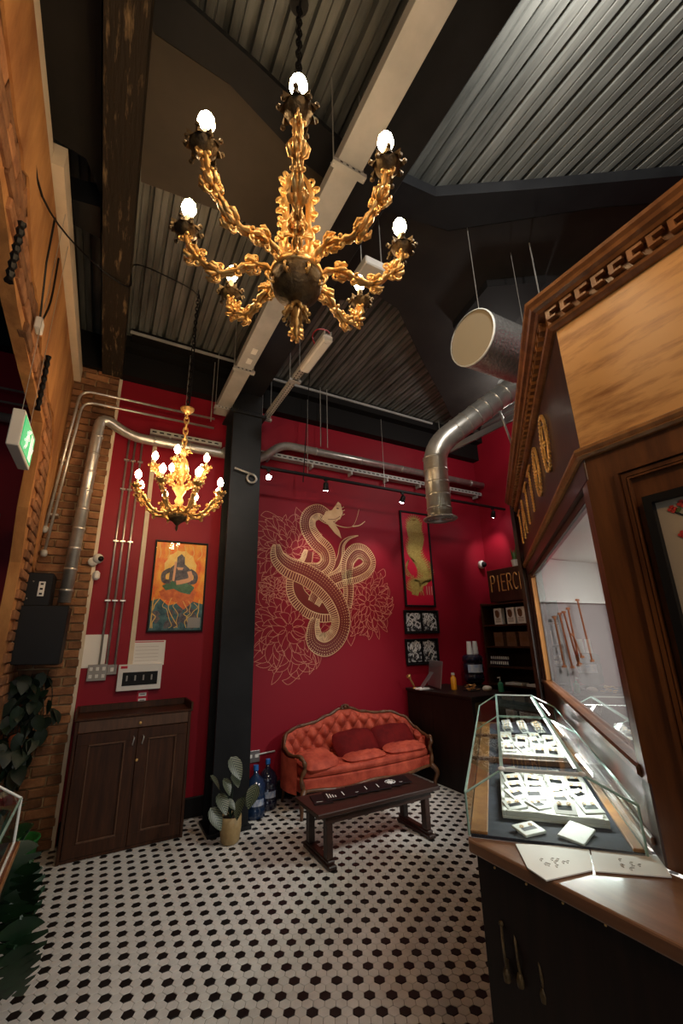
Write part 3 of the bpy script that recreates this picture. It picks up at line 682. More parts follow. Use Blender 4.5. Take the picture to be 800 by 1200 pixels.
# ================================================================== CHANDELIERS
def ring_leaves(m_, c, r, n, z, size):
    for k in range(n):
        a = 2*PI*k/n; m_.ball((c[0]+r*cos(a), c[1]+r*sin(a), c[2]+z), size, 6, 4, (1, 1, 1.2))
def curl(m_, p, d, up_, r, th_, turns=1.1, n=9):
    "scroll starting at p heading d, rolling towards up_"
    d = Vector(d).normalized(); up_ = Vector(up_).normalized(); pts = []; 
    for k in range(n):
        t = k/(n-1); a = t*turns*2*PI*.8; rr = r*(1-t*.75); pts.append(Vector(p)+up_*r+d*(sin(a)*rr)-up_*(cos(a)*rr))
    m_.tube(pts, [th_*(1-.4*k/(n-1)) for k in range(n)], 5)
    m_.ball(pts[-1], th_*1.5, 6, 4)
def candle(par, r, z, a, s, bm_, cupm='bronze', sleeve=.02, ornate=True, bs=None):
    bs = bs or s
    c = Vector((r*cos(a), r*sin(a), z))
    m_ = MB().lathe([(.006*s, -.030*s), (.020*s, -.022*s), (.034*s, -.008*s), (.040*s, .002*s), (.034*s, .006*s), (.014*s, .003*s)], c, 12)
    if ornate:
        for k in range(9):
            t = 2*PI*k/9; d = Vector((cos(t), sin(t), 0)); p = c+d*.036*s
            m_.add([p-d.cross(Vector((0, 0, 1)))*.012*s, p+d.cross(Vector((0, 0, 1)))*.012*s, p+d*.018*s+Vector((0, 0, .010*s)), p+d*.012*s+Vector((0, 0, -.010*s))], [(0, 1, 2), (0, 3, 1), (0, 2, 3), (1, 3, 2)])
            m_.ball(p+d*.014*s+Vector((0, 0, (-.014 if k % 2 else .006)*s)), .0075*s, 6, 4)
    m_.build('drip_pan', M[cupm], par, smooth=True)
    if sleeve: MB().lathe([(.010*s, 0), (.010*s, sleeve)], c, 10).build('candle_sleeve', M['candle'], par, smooth=True)
    MB().lathe([(.008*bs, 0), (.015*bs, .010*bs), (.020*bs, .024*bs), (.018*bs, .038*bs), (.010*bs, .052*bs), (.002*bs, .062*bs)], c+Vector((0, 0, sleeve)), 10).build('bulb', bm_, par, smooth=True)
def arm_mesh(pth, a, s, nod, lush=False):
    m_ = MB(); D = Vector((cos(a), sin(a), 0)); Sd = Vector((-sin(a), cos(a), 0)); pts = [D*r+Vector((0, 0, z)) for r, z in bez([(r, z, 0) for r, z in pth], 5) for r, z in [(r, z)]] if False else [D*q.x+Vector((0, 0, q.y)) for q in bez([(r, z, 0) for r, z in pth], 5)]
    for o in (-.007*s, .007*s): m_.tube([p+Sd*o*(1 if i % 4 else 1.5) for i, p in enumerate(pts)], [(.0085+.002*sin(i*1.7))*s for i in range(len(pts))], 6)
    for i in range(2, len(pts)-1, nod):
        p = pts[i]; t = (pts[i+1]-pts[i-1]).normalized(); up_ = t.cross(Sd).normalized(); sg = 1 if (i//nod) % 2 else -1
        curl(m_, p, t, up_*sg, .017*s, .0050*s); curl(m_, p, -t+Sd*.4, up_*-sg, .013*s, .0045*s)
        for k in (-1, 1): m_.ball(p+Sd*.016*s*k+up_*.006*s, .0085*s, 6, 4, (1, 1, .8))
        m_.ball(p+up_*.012*s*sg, .011*s, 6, 4)
    if lush:
        for f_ in (.22, .50, .72):
            i = int(f_*(len(pts)-1)); p = pts[i]; t = (pts[i+1]-pts[i-1]).normalized(); up_ = t.cross(Sd).normalized()
            for q in range(7):
                g = 2*PI*q/7; d_ = (Sd*cos(g)+up_*sin(g)); m_.tube([p+d_*.010, p+d_*.026+t*.008, p+d_*.034+t*.026, p+d_*.026+t*.040], [.006, .010, .008, .003], 5)
            curl(m_, p+up_*.01, t, up_, .026, .0065); curl(m_, p-up_*.01, -t, -up_, .022, .006)
    return m_, pts
def chain_links(m_, x, y, z0, z1, L, r):
    z = z0; k = 0
    while z < z1:
        pts = []; 
        for t in range(9):
            a = 2*PI*t/8; u = sin(a)*L*.30; pts.append((x+(u if k % 2 else 0), y+(0 if k % 2 else u), z+L*.62*(-cos(a))+L*.5))
        m_.tube(pts, r, 5, False); z += L*.86; k += 1
    return m_
def big_chandelier():
    c = Vector((.5167, 1.2478, 0)); z = lambda v: v
    t = thing('chandelier', 'large gilded eight-arm chandelier hanging nearest, above the middle of the floor', 'chandelier', (c.x, c.y, 2.70))
    Z = lambda v: v-2.70
    for k in range(8):
        a = math.radians(23.5+45*k-1)
        m_, _ = arm_mesh([(.085, Z(3.0)), (.13, Z(3.035)), (.19, Z(3.035)), (.25, Z(3.0)), (.31, Z(2.985)), (.37, Z(3.03)), (.415, Z(3.075)), (.435, Z(3.13)), (.445, Z(3.165))], a, 1.12, 6, True)
        arm = m_.build('arm', M['gold'], t, smooth='all')
        candle(arm, .445, Z(3.190), a, 1.22, M['bulb'], 'bronze', .080, bs=1.5)
        m_ = MB(); D = Vector((cos(a+.39), sin(a+.39), 0)); curl(m_, D*.10+Vector((0, 0, Z(2.965))), D, (0, 0, -1), .026, .006, 1.1); m_.build('hub_scroll', M['gold'], t, smooth='all'); m_ = MB(); curl(m_, D*.07+Vector((0, 0, Z(3.03))), D, (0, 0, 1), .030, .006, 1.1)
        m_.build('hub_scroll', M['gold'], t, smooth='all')
    b = MB().lathe([(.012, Z(2.865)), (.03, Z(2.87)), (.065, Z(2.888)), (.092, Z(2.92)), (.104, Z(2.96)), (.100, Z(2.985))], n=28).build('bowl', M['bronze'], t, smooth='all')
    MB().lathe([(.100, Z(2.985)), (.106, Z(2.992)), (.104, Z(3.015)), (.085, Z(3.03)), (.05, Z(3.045)), (.035, Z(3.08))], n=28).build('hub_ring', M['gold'], t, smooth='all')
    f = MB().lathe([(.002, Z(2.70)), (.010, Z(2.725)), (.006, Z(2.745)), (.016, Z(2.765)), (.009, Z(2.79)), (.022, Z(2.82)), (.012, Z(2.845)), (.018, Z(2.87))], n=12)
    for k in range(8):
        a = 2*PI*k/8; D = Vector((cos(a), sin(a), 0)); f.tube([D*.012+Vector((0, 0, Z(2.85))), D*.035+Vector((0, 0, Z(2.835))), D*.050+Vector((0, 0, Z(2.80)))], [.008, .009, .004], 5); f.ball(D*.052+Vector((0, 0, Z(2.80))), .009, 6, 4)
    f.build('finial', M['dgold'], t, smooth='all')
    s = MB().tube([(0, 0, Z(3.05)), (0, 0, Z(3.78))], .012, 10)
    for zz, r in ((3.10, .030), (3.16, .020), (3.42, .034), (3.60, .026), (3.68, .018)): s.lathe([(.010, Z(zz)-.02), (r, Z(zz)), (.010, Z(zz)+.02)], n=12)
    s.build('stem', M['gold'], t, smooth='all')
    for k in range(6):
        a = 2*PI*k/6+.3; D = Vector((cos(a), sin(a), 0)); m_ = MB()
        m_.tube([D*r+Vector((0, 0, Z(q))) for r, q in ((.03, 3.06), (.060, 3.10), (.068, 3.18), (.052, 3.26), (.058, 3.34), (.064, 3.42), (.045, 3.50), (.02, 3.56))], [.008, .012, .014, .010, .011, .014, .010, .006], 6)
        for r, q in ((.066, 3.14), (.066, 3.22), (.056, 3.30), (.064, 3.38), (.066, 3.44)): m_.ball(D*(r+.010)+Vector((0, 0, Z(q))), .014, 6, 4); curl(m_, D*r+Vector((0, 0, Z(q))), (0, 0, 1), D, .020, .007)
        curl(m_, D*.055+Vector((0, 0, Z(3.47))), D, (0, 0, 1), .026, .007)
        m_.build('body_scroll', M['gold'], t, smooth='all')
    sh = MB()
    for q in range(9):   # shell rosette facing out, two of them
        a = -PI/2+PI*(q-4)/9; 
        for base in (-110, 70):
            ba = math.radians(base); D = Vector((cos(ba), sin(ba), 0)); Sd = Vector((-sin(ba), cos(ba), 0)); o = D*.075+Vector((0, 0, Z(3.10)))
            sh.tube([o, o+Sd*.030*sin(a+PI/2)+Vector((0, 0, .030*cos(a+PI/2)))+D*.014, o+Sd*.055*sin(a+PI/2)+Vector((0, 0, .055*cos(a+PI/2)))+D*.006], [.003, .006, .009], 5)
    sh.build('shell', M['dgold'], t, smooth='all')
    chain_links(MB(), 0, 0, Z(3.78), Z(4.84), .052, .0045).build('chain', M['card'], t, smooth='all')
    MB().lathe([(.05, Z(4.80)), (.045, Z(4.83)), (.02, Z(4.86))], n=14).build('ceiling_hook', M['card'], t)
    return t
big_chandelier()
def small_chandelier():
    cx, cy = .425, 3.5; t = thing('chandelier', 'smaller gilded two-tier chandelier with candle bulbs hanging before the red wall', 'chandelier', (cx, cy, 2.45)); Z = lambda v: v-2.45
    for k in range(8):
        a = 2*PI*k/8+.25; m_, _ = arm_mesh([(.03, Z(2.66)), (.09, Z(2.60)), (.16, Z(2.58)), (.23, Z(2.62)), (.28, Z(2.69)), (.325, Z(2.71)), (.335, Z(2.745))], a, 1.15, 5)
        arm = m_.build('arm', M['gold'], t, smooth='all'); candle(arm, .335, Z(2.765), a, .95, M['bulb2'], 'dgold', .055, bs=1.25)
    for k in range(5):
        a = 2*PI*k/5+.6; m_, _ = arm_mesh([(.02, Z(2.80)), (.06, Z(2.84)), (.11, Z(2.86)), (.16, Z(2.90)), (.20, Z(2.93)), (.215, Z(2.965))], a, 1.05, 5)
        arm = m_.build('arm', M['gold'], t, smooth='all'); candle(arm, .215, Z(2.985), a, .9, M['bulb2'], 'dgold', .05, bs=1.25)
    MB().lathe([(.004, Z(2.45)), (.012, Z(2.475)), (.008, Z(2.495)), (.03, Z(2.52)), (.065, Z(2.545)), (.075, Z(2.575)), (.05, Z(2.585))], n=18).build('bowl', M['bronze'], t, smooth='all')
    MB().lathe([(.05, Z(2.585)), (.03, Z(2.61)), (.022, Z(2.66)), (.038, Z(2.70)), (.020, Z(2.74)), (.048, Z(2.79)), (.05, Z(2.82)), (.020, Z(2.86)), (.045, Z(2.92)), (.058, Z(2.98)), (.045, Z(3.05)), (.018, Z(3.10)), (.028, Z(3.13)), (.05, Z(3.155)), (.012, Z(3.16))], n=14).build('stem', M['gold'], t, smooth='all')
    m_ = MB()
    for k in range(7):
        a = 2*PI*k/7; D = Vector((cos(a), sin(a), 0)); m_.tube([D*.02+Vector((0, 0, Z(3.13))), D*.05+Vector((0, 0, Z(3.155))), D*.075+Vector((0, 0, Z(3.145)))], [.006, .010, .004], 5)
        curl(m_, D*.05+Vector((0, 0, Z(2.90))), D, (0, 0, 1), .028, .007); curl(m_, D*.06+Vector((0, 0, Z(2.60))), D, (0, 0, -1), .022, .006)
    m_.build('leaf_crown', M['gold'], t, smooth='all')
    chain_links(MB(), 0, 0, Z(3.16), Z(3.50), .06, .008).build('gilt_chain', M['gold'], t, smooth='all')
    MB().lathe([(.012, Z(3.50)), (.03, Z(3.52)), (.055, Z(3.545)), (.06, Z(3.56)), (.02, Z(3.57))], n=16).build('ceiling_rose', M['gold'], t, smooth='all')
    chain_links(MB(), 0, 0, Z(3.57), Z(4.84), .045, .0045).build('chain', M['card'], t, smooth='all')
small_chandelier()
o = MB().tube(bez([(-.60, 1.9, 4.1), (-.56, 2.2, 3.9), (-.45, 3.0, 4.36), (-.15, 3.2, 4.37), (-.14, 3.3, 4.7), (.1, 3.42, 4.82), (.425, 3.5, 4.80), (.43, 3.5, 4.5), (.44, 3.5, 3.8), (.43, 3.5, 3.6)], 5), .006, 5).build('chandelier_cable', M['card']); tag(o, 'thin black cable running from the brick wall over the timber to the far chandelier', 'cable')

# ================================================================== CEILING SERVICES
def trunk(name, label, x0, x1, y0, y1, z0, z1, m, brackets, rodtop=4.86, lid=True):
    t = thing(name, label, 'cable tray', ((x0+x1)/2, y1, z0)); 
    CB(x0, x1, y0, y1, z0, z0+.004, c=.001).build('base_plate', M[m], t, world=True)
    for x in (x0, x1-.004): B(x, x+.004, y0, y1, z0+.004, z1).build('side_plate', M[m], t, world=True)
    for y in brackets:
        b = MB().box(x0-.03, x1+.03, y-.02, y+.02, z0-.028, z0-.022); b.box(x0-.03, x1+.03, y-.02, y-.016, z0-.022, z0-.001); b.box(x0-.03, x1+.03, y+.016, y+.02, z0-.022, z0-.001)
        b = b.build('bracket', M['tray'], t, world=True)
        for k in range(4): xx = x0+(x1-x0)*(k+.5)/4; B(xx-.008, xx+.008, y-.0215, y-.0201, z0-.018, z0-.008).build('slot', M['card'], b)
        bb = b.children
        for q in bb: q.location = (-t.location.x, -t.location.y, -t.location.z)
        for x in (x0-.02, x1+.02): MB().tube([(x, y, z0-.03), (x, y, rodtop)], .004, 6).build('threaded_rod', M['galv'], t, world=True)
    return t
t1 = trunk('cable_trunking', 'wide grey cable trunking running along the ceiling from above to the column', .84, .995, -.9, 4.55, 4.16, 4.24, 'tray', (1.46, 2.35, 3.55, 4.35))
for y0, z_ in ((3.2, 4.155), (3.36, 4.155)): CB(.90, .95, y0, y0+.08, 4.150, 4.159, c=.002).build('blank_label', M['white'], t1, world=True)
t2 = trunk('cable_tray', 'narrow perforated cable tray right of the main steel, ending at the column', 1.385, 1.45, 2.7, 4.4, 4.13, 4.17, 'tray', (3.45, 4.33))
for k in range(40): y = 2.75+k*.041; B(1.395, 1.405, y, y+.022, 4.1285, 4.1302).build('slot', M['card'], t2, world=True); B(1.43, 1.44, y, y+.022, 4.1285, 4.1302).build('slot', M['card'], t2, world=True)
el = thing('emergency_light', 'white emergency light fitting on the end of the narrow ceiling tray', 'light fitting', (1.42, 2.72, 4.08))
CB(-.045, .045, -.02, .50, -.01, .05, c=.01).build('housing', M['white'], el); CB(-.035, .035, .02, .44, -.014, -.0101, c=.004).build('diffuser', M['white'], el)
bx = CB(-.11, .11, -.09, .09, -.02, .05, c=.008).build('junction_box', M['tray']); bx.location = at(436, 322, 2, 4.15); [MB().tube([(x_, 0, .05), (x_, 0, .72)], .004, 5).build('threaded_rod', M['galv'], bx) for x_ in (-.09, .09)]; tag(bx, 'square pale junction box on the ceiling behind the near chandelier', 'junction box')
MB().lathe([(.02, -.002), (.02, 0)], (0, 0, -.02), 10).build('knockout', M['card'], bx)
rc = MB().tube(bez([at(372, 410, 2, 4.25), at(366, 395, 2, 4.3), at(372, 386, 2, 4.3), at(384, 388, 2, 4.3), at(388, 396, 2, 4.25)], 5), .006, 6).build('red_cable', mat('red_cable', (.35, .01, .02), .4)); tag(rc, 'red looped cable beside the narrow ceiling tray', 'cable')
hc = MB().tube([at(364, 412, 1, 4.3), at(362, 450, 1, 4.3), at(355, 565, 1, 4.3)], .006, 6).build('hanging_cable', M['card']); tag(hc, 'black cable hanging from the ceiling down to the track rail', 'cable')
# pipes and tray along the back wall
pw = [(-.365, 4.50, 1.95), (-.30, 4.50, 3.80), (-.03, 4.52, 3.72), (.9, 4.60, 3.72), (1.34, 4.62, 3.72), (1.52, 4.62, 3.76), (1.78, 4.62, 3.96), (2.4, 4.62, 3.96), (5.28, 4.62, 3.96)]
pp = elbow([Vector((-.335, 4.56, 1.955)), Vector((-.28, 4.56, 3.86)), Vector((.02, 4.60, 3.70)), Vector((1.42, 4.60, 3.69)), Vector((1.72, 4.60, 3.97)), Vector((XR-.02, 4.60, 3.97))], .14, 5)
duct = thing('ventilation_pipe', 'silver ventilation pipe rising over the brick pier and along the back wall', 'pipe', (-.35, 4.56, 1.955))
MB().tube(pp, .052, 16).build('pipe', M['galv'], duct, smooth='all', world=True)
def clampring(p, d, r, par, w_=.012, m='galv', name='joint_ring', world=True): return MB().lathe([(r, -w_), (r+.004, -w_*.5), (r+.004, w_*.5), (r, w_)], p, 16, d).build(name, M[m], par, world=world, smooth='all')
for k in range(9):
    f_ = k/9; p = Vector((-.335, 4.56, 1.955)).lerp(Vector((-.28, 4.56, 3.70)), f_+.06); clampring(p, (0.03, 0, 1), .052, duct)
for x in (.25, .62, .98, 2.2, 2.9, 3.6, 4.3, 5.0): clampring(Vector((x, 4.60, 3.70 if x < 1.3 else 3.97)), (1, 0, 0), .052, duct)
for i, zz in enumerate((4.10, 3.98)):
    o = thing('conduit', ['upper thin steel conduit bending from the brick pier to the column', 'lower thin steel conduit bending from the brick pier to the column'][i], 'conduit', (-.55, 4.55, 2.4), 0, 'conduits over the brick pier')
    MB().tube(elbow([(-.575+.028*i, 4.56, 2.42 + .22*(1-i)), (-.49+.035*i, 4.56, zz), (.86, 4.56, zz-.0)], .12, 6), .013, 8).build('tube', M['galv'], o, smooth='all', world=True)
    for zc_ in (3.3, 2.75): CB(-.56+.03*i, -.525+.03*i, 4.56, 4.69, zc_, zc_+.02, c=.002).build('saddle', M['galv'], o, world=True)
    MB().lathe([(.02, 0), (.028, .02), (.028, .05), (.018, .06)], (-.578+.028*i, 4.56, 2.36+.22*(1-i)), 10).build('end_box', M['tray'], o, world=True, smooth='all')
for zz, xs in ((3.80, (1.36, XR-.02)), (3.62, (.2, .98))):
    o = thing('perforated_tray', 'perforated steel tray hung below the long wall pipe' if xs[0] > 1 else 'short perforated steel tray behind the small chandelier chain', 'cable tray', (xs[0], 4.69, zz))
    zz2 = zz if xs[0] > 1 else 3.80
    CB(xs[0], xs[1], 4.64, 4.735, zz2, zz2+.004, c=.001).build('base_plate', M['tray'], o, world=True); B(xs[0], xs[1], 4.636, 4.640, zz2, zz2+.055).build('side_plate', M['tray'], o, world=True)
    n_ = int((xs[1]-xs[0])/.075)
    for k in range(n_): x = xs[0]+.02+k*.075; B(x, x+.045, 4.6345, 4.6358, zz2+.02, zz2+.036).build('slot', M['card'], o, world=True)
    for k in range(int((xs[1]-xs[0])/.6)+1): x = xs[0]+.2+k*.6; B(x, x+.02, 4.634, 4.735, zz2-.05, zz2-.001).build('hanger', M['tray'], o, world=True)
for i, x in enumerate((2.35, 2.47, 4.75, 4.95, .62)):
    pass
for i, (x, y, z0, lab) in enumerate(((2.20, 4.45, 3.98, 'left one of the pair of thin rods hanging to the wall pipe'), (2.30, 4.45, 3.98, 'right one of the pair of thin rods hanging to the wall pipe'), (.52, 4.45, 4.0, 'thin rod hanging left of the far chandelier chain'), (.80, 4.45, 4.0, 'thin rod hanging right of the far chandelier chain'), (4.3, 4.45, 3.98, 'thin rod hanging right of the round duct'))):
    o = MB().tube([(x, y, z0), (x, y, 4.86)], .006, 6).build('drop_rod', M['galv']); tag(o, lab, 'rod', 'threaded drop rods')

# spiral duct with round diffuser, and the open foil duct
dw = 4.1
P = lambda x, y, w_: CAM+(_R*((x-400)/FPX)-_U*((y-600)/FPX)+_F)*w_
v0_ = P(515.5, 606, 4.1); topz = P(514, 506, 3.95).z
pts = elbow([v0_, Vector((v0_.x, v0_.y, topz+.02)), P(640, 425, 4.35)], .22, 7)
sd = thing('spiral_duct', 'silver spiral duct bending down to a round grille before the red wall', 'duct', v0_)
MB().tube(pts, .118, 22).build('duct', M['spiral'], sd, smooth='all', world=True)
for k in range(5): clampring(Vector((v0_.x, v0_.y, v0_.z+.08+k*.135)), (0, 0, 1), .1205, sd, .009)
pe = pts[-1]; ps = pts[-2]; dd = (pe-ps)
for k in range(9): clampring(ps+dd*(.06+k*.10), dd, .1205, sd, .009)
df = MB().lathe([(.118, .0), (.150, -.008), (.168, -.018), (.160, -.026), (.135, -.020)], v0_, 28, cap=False).build('diffuser', M['galv'], sd, smooth='all', world=True)
MB().lathe([(.132, -.012), (.131, -.011)], v0_, 24).build('diffuser_core', M['tray'], sd, world=True)
for r in (.11, .085, .060, .035, .012): MB().lathe([(r-.008, -.022), (r+.004, -.014), (r+.006, -.024)], v0_, 24, cap=False).build('grille_ring', M['galv'], sd, smooth='all', world=True)
q0 = P(552, 396, 2.95); rh = (q0-CAM).normalized(); q1 = q0+(rh*.62+(_R*.93-_U*.36)*.80)*1.0
dfo = thing('foil_duct', 'wide open-ended silver foil duct poking out above the booth', 'duct', q0); dx = (q1-q0); n_ = 46
MB().tube([q0+dx*(k/n_) for k in range(n_+1)], [.192+(.004 if k % 2 else -.002) for k in range(n_+1)], 30, cap=False).build('sleeve', M['foil'], dfo, smooth='all', world=True)
MB().lathe([(.192, -.004), (.199, .0), (.199, .012), (.190, .014)], q0, 30, dx, cap=False).build('collar', M['wedge'], dfo, smooth='all', world=True)
MB().lathe([(.190, .006), (.189, .0065)], q0, 30, dx).build('end_cap', mat('duct_lining', (.26, .22, .15), .6), dfo, world=True)
for f_ in (.12, .62): pq = q0+dx*f_; MB().tube([pq+Vector((0, 0, .19)), Vector((pq.x, pq.y, 4.80))], .003, 5).build('hanger_wire', M['galv'], dfo, world=True)
pr_ = P(637, 372, 3.3); o = MB().tube([pr_, Vector((pr_.x, pr_.y, 4.85))], .006, 6).build('drop_rod', M['galv']); tag(o, 'thin rod hanging above the booth cornice corner', 'rod', 'threaded drop rods')
o = MB().tube([P(582, 472, 4.3), P(601, 525, 4.3)], .012, 6).build('strut', M['galv']); tag(o, 'thin diagonal strut between duct and booth', 'strut')
a, b = P(524, 531, 4.6), P(612, 487, 4.6); o = MB().prism([a, b, b+Vector((0, 0, .07)), a+Vector((0, 0, .07))], (.02, .06, 0)).build('channel_strut', M['tray']); tag(o, 'grey channel strut running behind the spiral duct', 'strut')

# ---- track rail and spotlights
YT = 4.2
tr = thing('track_rail', 'long black lighting track hung in front of the painted wall', 'track', (1.2, YT, 3.43))
CB(1.33, XR-.05, YT-.018, YT+.018, 3.425, 3.455, c=.003).build('rail', M['card'], tr, world=True)
for x in (1.9, 3.0, 4.1): MB().tube([(x, YT, 3.455), (x, YT, 4.45)], .003, 5).build('suspension_wire', M['galv'], tr, world=True)
def spot(x, aim, lab, on=False, power=30, col=NEUT):
    t = thing('track_spotlight', lab, 'spotlight', (x, YT, 3.42), 0, 'spotlights on the black track')
    B(-.02, .02, -.012, .012, -.02, .004).build('adapter', M['card'], t); MB().tube([(0, 0, -.02), (0, 0, -.06)], .006, 6).build('neck', M['card'], t)
    d = (Vector(aim)-Vector((x, YT, 3.34))).normalized(); c = Vector((0, 0, -.085))
    MB().lathe([(.014, -.05), (.026, -.045), (.032, -.02), (.036, .035), (.036, .05), (.030, .05)], c, 16, d).build('head', M['card'], t, smooth='all')
    MB().lathe([(.029, .051), (.028, .054)], c, 16, d).build('lamp', M['spotb'], t)
    light('SPOT', Vector((x, YT, 3.335))+d*.06, power, col, .02, aim, angle=75, blend=.8)
spot(1.42, (.2, 0, 1.2), 'bright spotlight beside the column, shining towards the viewer', power=8, col=COOL)
spot(2.14, (2.35, 4.75, 1.9), 'spotlight left on the track, above the painted snake head')
spot(3.28, (2.9, 4.75, 1.7), 'spotlight just left of the tall dragon picture')
spot(3.84, (3.9, 4.75, 1.7), 'spotlight in front of the round duct grille', power=20)
spot(4.98, (5.25, 4.6, 2.7), 'spotlight farthest right on the track, near the booth', power=18)

# ---- flue pipe, boxes on the pier, exit sign
hb = thing('black_air_unit', 'black metal air unit below the silver pipe on the brick pier', 'air unit', (-.45, 4.3, 1.44))
MB().prism([(-.612, 4.18, 1.455), (-.275, 4.18, 1.44), (-.265, 4.18, 1.90), (-.612, 4.18, 1.90)], (0, .35, 0)).build('cabinet', M['card'], hb, world=True, bevel=.006)
for z_ in (1.5, 1.62, 1.75, 1.87): MB().ball((-.60, 4.175, z_), .006, 6, 4).build('screw', M['galv'], hb, world=True)
ub = thing('black_speaker_box', 'small black box with a white label standing on the air unit', 'box', (-.52, 4.35, 1.901))
CB(-.135, .105, -.08, .18, .0, .275, c=.008).build('cabinet', M['card'], ub); CB(.01, .055, -.084, -.0801, .08, .20, c=.001).build('label', M['white'], ub)
for s_ in ((-.03, .20), (-.055, .06)): MB().ball((s_[0], -.082, s_[1]), .006, 6, 4).build('screw', M['galv'], ub)
for z_ in (.10, .14, .18): B(.022, .043, -.0852, -.0841, z_-.008, z_+.008).build('print', M['card'], ub)
for i, (px, py) in enumerate(((115, 655), (113, 673))):
    p = at(px, py, 1, 4.66)
    if i == 0:
        t = thing('security_camera', 'white dome security camera on the edge of the brick pier', 'camera', p); MB().lathe([(.035, 0), (.045, .02), (.04, .05)], (-.04, .02, -.03), 14, (0, -1, 0)).build('base', M['white'], t, smooth='all')
        MB().ball((.0, -.02, 0), .048, 14, 9).build('housing', M['white'], t, smooth='all'); MB().lathe([(.026, .0), (.024, .012), (.01, .022)], (.022, -.055, -.006), 12, (.5, -.85, -.1)).build('lens', M['card'], t, smooth='all')
    else:
        o = CB(-.03, .03, -.02, .035, -.055, .035, c=.02).build('motion_sensor', M['white'], loc=p, smooth=True); tag(o, 'white rounded sensor box just under the dome camera', 'sensor')
es = thing('exit_sign', 'green and white running man exit sign hanging in the wall opening', 'exit sign', (-.50, 2.72, 2.60))
CB(-.055, -.0, -.18, .20, -.005, .205, c=.004).build('housing', M['white'], es)
CB(0.0005, .004, -.16, .18, .015, .185, c=.001).build('panel', M['green'], es)
mm = MB()
for q in ([(.02, .03), (.10, .03), (.10, .17), (.02, .17)],): mm.add([(.0055, -y+.05, z) for y, z in [(-.09, .02), (-.01, .02), (-.01, .17), (-.09, .17)]], [(0, 1, 2, 3)])
mm.build('doorway_mark', M['signw'], es, fix=False)
rm = MB()
for seg in (((-.03, .12), (-.06, .09)), ((-.06, .09), (-.04, .06)), ((-.04, .06), (-.07, .03)), ((-.055, .085), (-.095, .07)), ((-.03, .12), (0, .10)), ((-.03, .12), (-.06, .13))): rm.tube([(.006, y, z) for y, z in seg], .007, 5)
rm.ball((.006, -.02, .145), .013, 8, 5); rm.build('running_figure', M['signw'], es)
ar = MB(); ar.tube([(.006, .07, .10), (.006, .14, .10)], .007, 5); ar.add([(.006, .14, .13), (.006, .14, .07), (.006, .17, .10)], [(0, 1, 2)]); ar.build('arrow', M['signw'], es, fix=False)
for y in (-.12, .14): MB().tube([(-.028, y, .205), (-.028, y, 1.645)], .002, 5).build('suspension_wire', M['galv'], es)
for i, (z_, r) in enumerate(((3.96, .012), (3.82, .012), (3.66, .045))):
    o = MB().tube([(-3.0, 4.60, z_), (-.90, 4.60, z_)], r, 10).build('service_pipe', M['galv'], smooth='all')
    tag(o, ['upper thin pipe on the red wall seen through the opening', 'lower thin pipe on the red wall seen through the opening', 'thick silver pipe on the red wall above the exit sign'][i], 'pipe')
br = thing('cable_bracket', 'white socket box on the upper brown brick wall', 'socket', at(43, 381, 0, XL+.04)); CB(-.006, .03, -.04, .04, -.04, .04, c=.006).build('box', M['white'], br); MB().tube([(.01, 0, .04), (.012, -.15, .34), (.02, -.22, .62)], .006, 5).build('cable', M['card'], br)
MB().tube(bez([(.01, .03, .04), (.012, .15, .3), (.015, .1, .62)], 4), .006, 5).build('cable', M['card'], br)
for i, (a, b) in enumerate((((26, 262), (10, 330)), ((57, 418), (44, 480)))):
    A1, A2 = at(*a, 0, XL+.05), at(*b, 0, XL+.05); m_ = MB(); n_ = 14
    m_.tube([A1.lerp(A2, k/n_) for k in range(n_+1)], [.012 if k % 2 else .02 for k in range(n_+1)], 6); o = m_.build('twisted_cable', M['card'])
    tag(o, ['short twisted black cable high on the brown wall', 'short twisted black cable on the brown wall over the exit sign'][i], 'cable')

# ================================================================== PAINTED WALL, PICTURES
def onwall(px, py, off=0): return at(px, py, 1, YW-off)
def z7(x, y): return (290+x/4.2105, 560+y/4.2105)
def Rib(m_, pts, w_, off, Y=YW):
    "flat painted line: pts (x, z) world on the wall plane, w_ width or widths"
    N = len(pts); ws = w_ if isinstance(w_, (list, tuple)) else [w_]*N; vs = []; fs = []
    for i in range(N):
        a = pts[max(i-1, 0)]; b = pts[min(i+1, N-1)]; dx, dz = b[0]-a[0], b[1]-a[1]; L = math.hypot(dx, dz) or 1; nx, nz = -dz/L*ws[i]/2, dx/L*ws[i]/2
        vs += [(pts[i][0]+nx, Y-off, pts[i][1]+nz), (pts[i][0]-nx, Y-off, pts[i][1]-nz)]
    for i in range(N-1): fs.append((2*i, 2*i+1, 2*i+3, 2*i+2))
    return m_.add(vs, fs)
def wp(x, y): q = z7(x, y); p = onwall(*q); return (p.x, p.z)
def curve2(pts, n=8): return [(v.x, v.y) for v in bez([(a, b, 0) for a, b in pts], n)]
mur = thing('snake_mural', 'big gold painted snake coiled among line-drawn chrysanthemums on the red wall', 'mural', (2.45, YW, 2.05))
MLn = {k: MB() for k in ('gold', 'dark', 'line', 'fill')}
S1 = .00425  # metres per zoom pixel on the wall, about
random.seed(5)
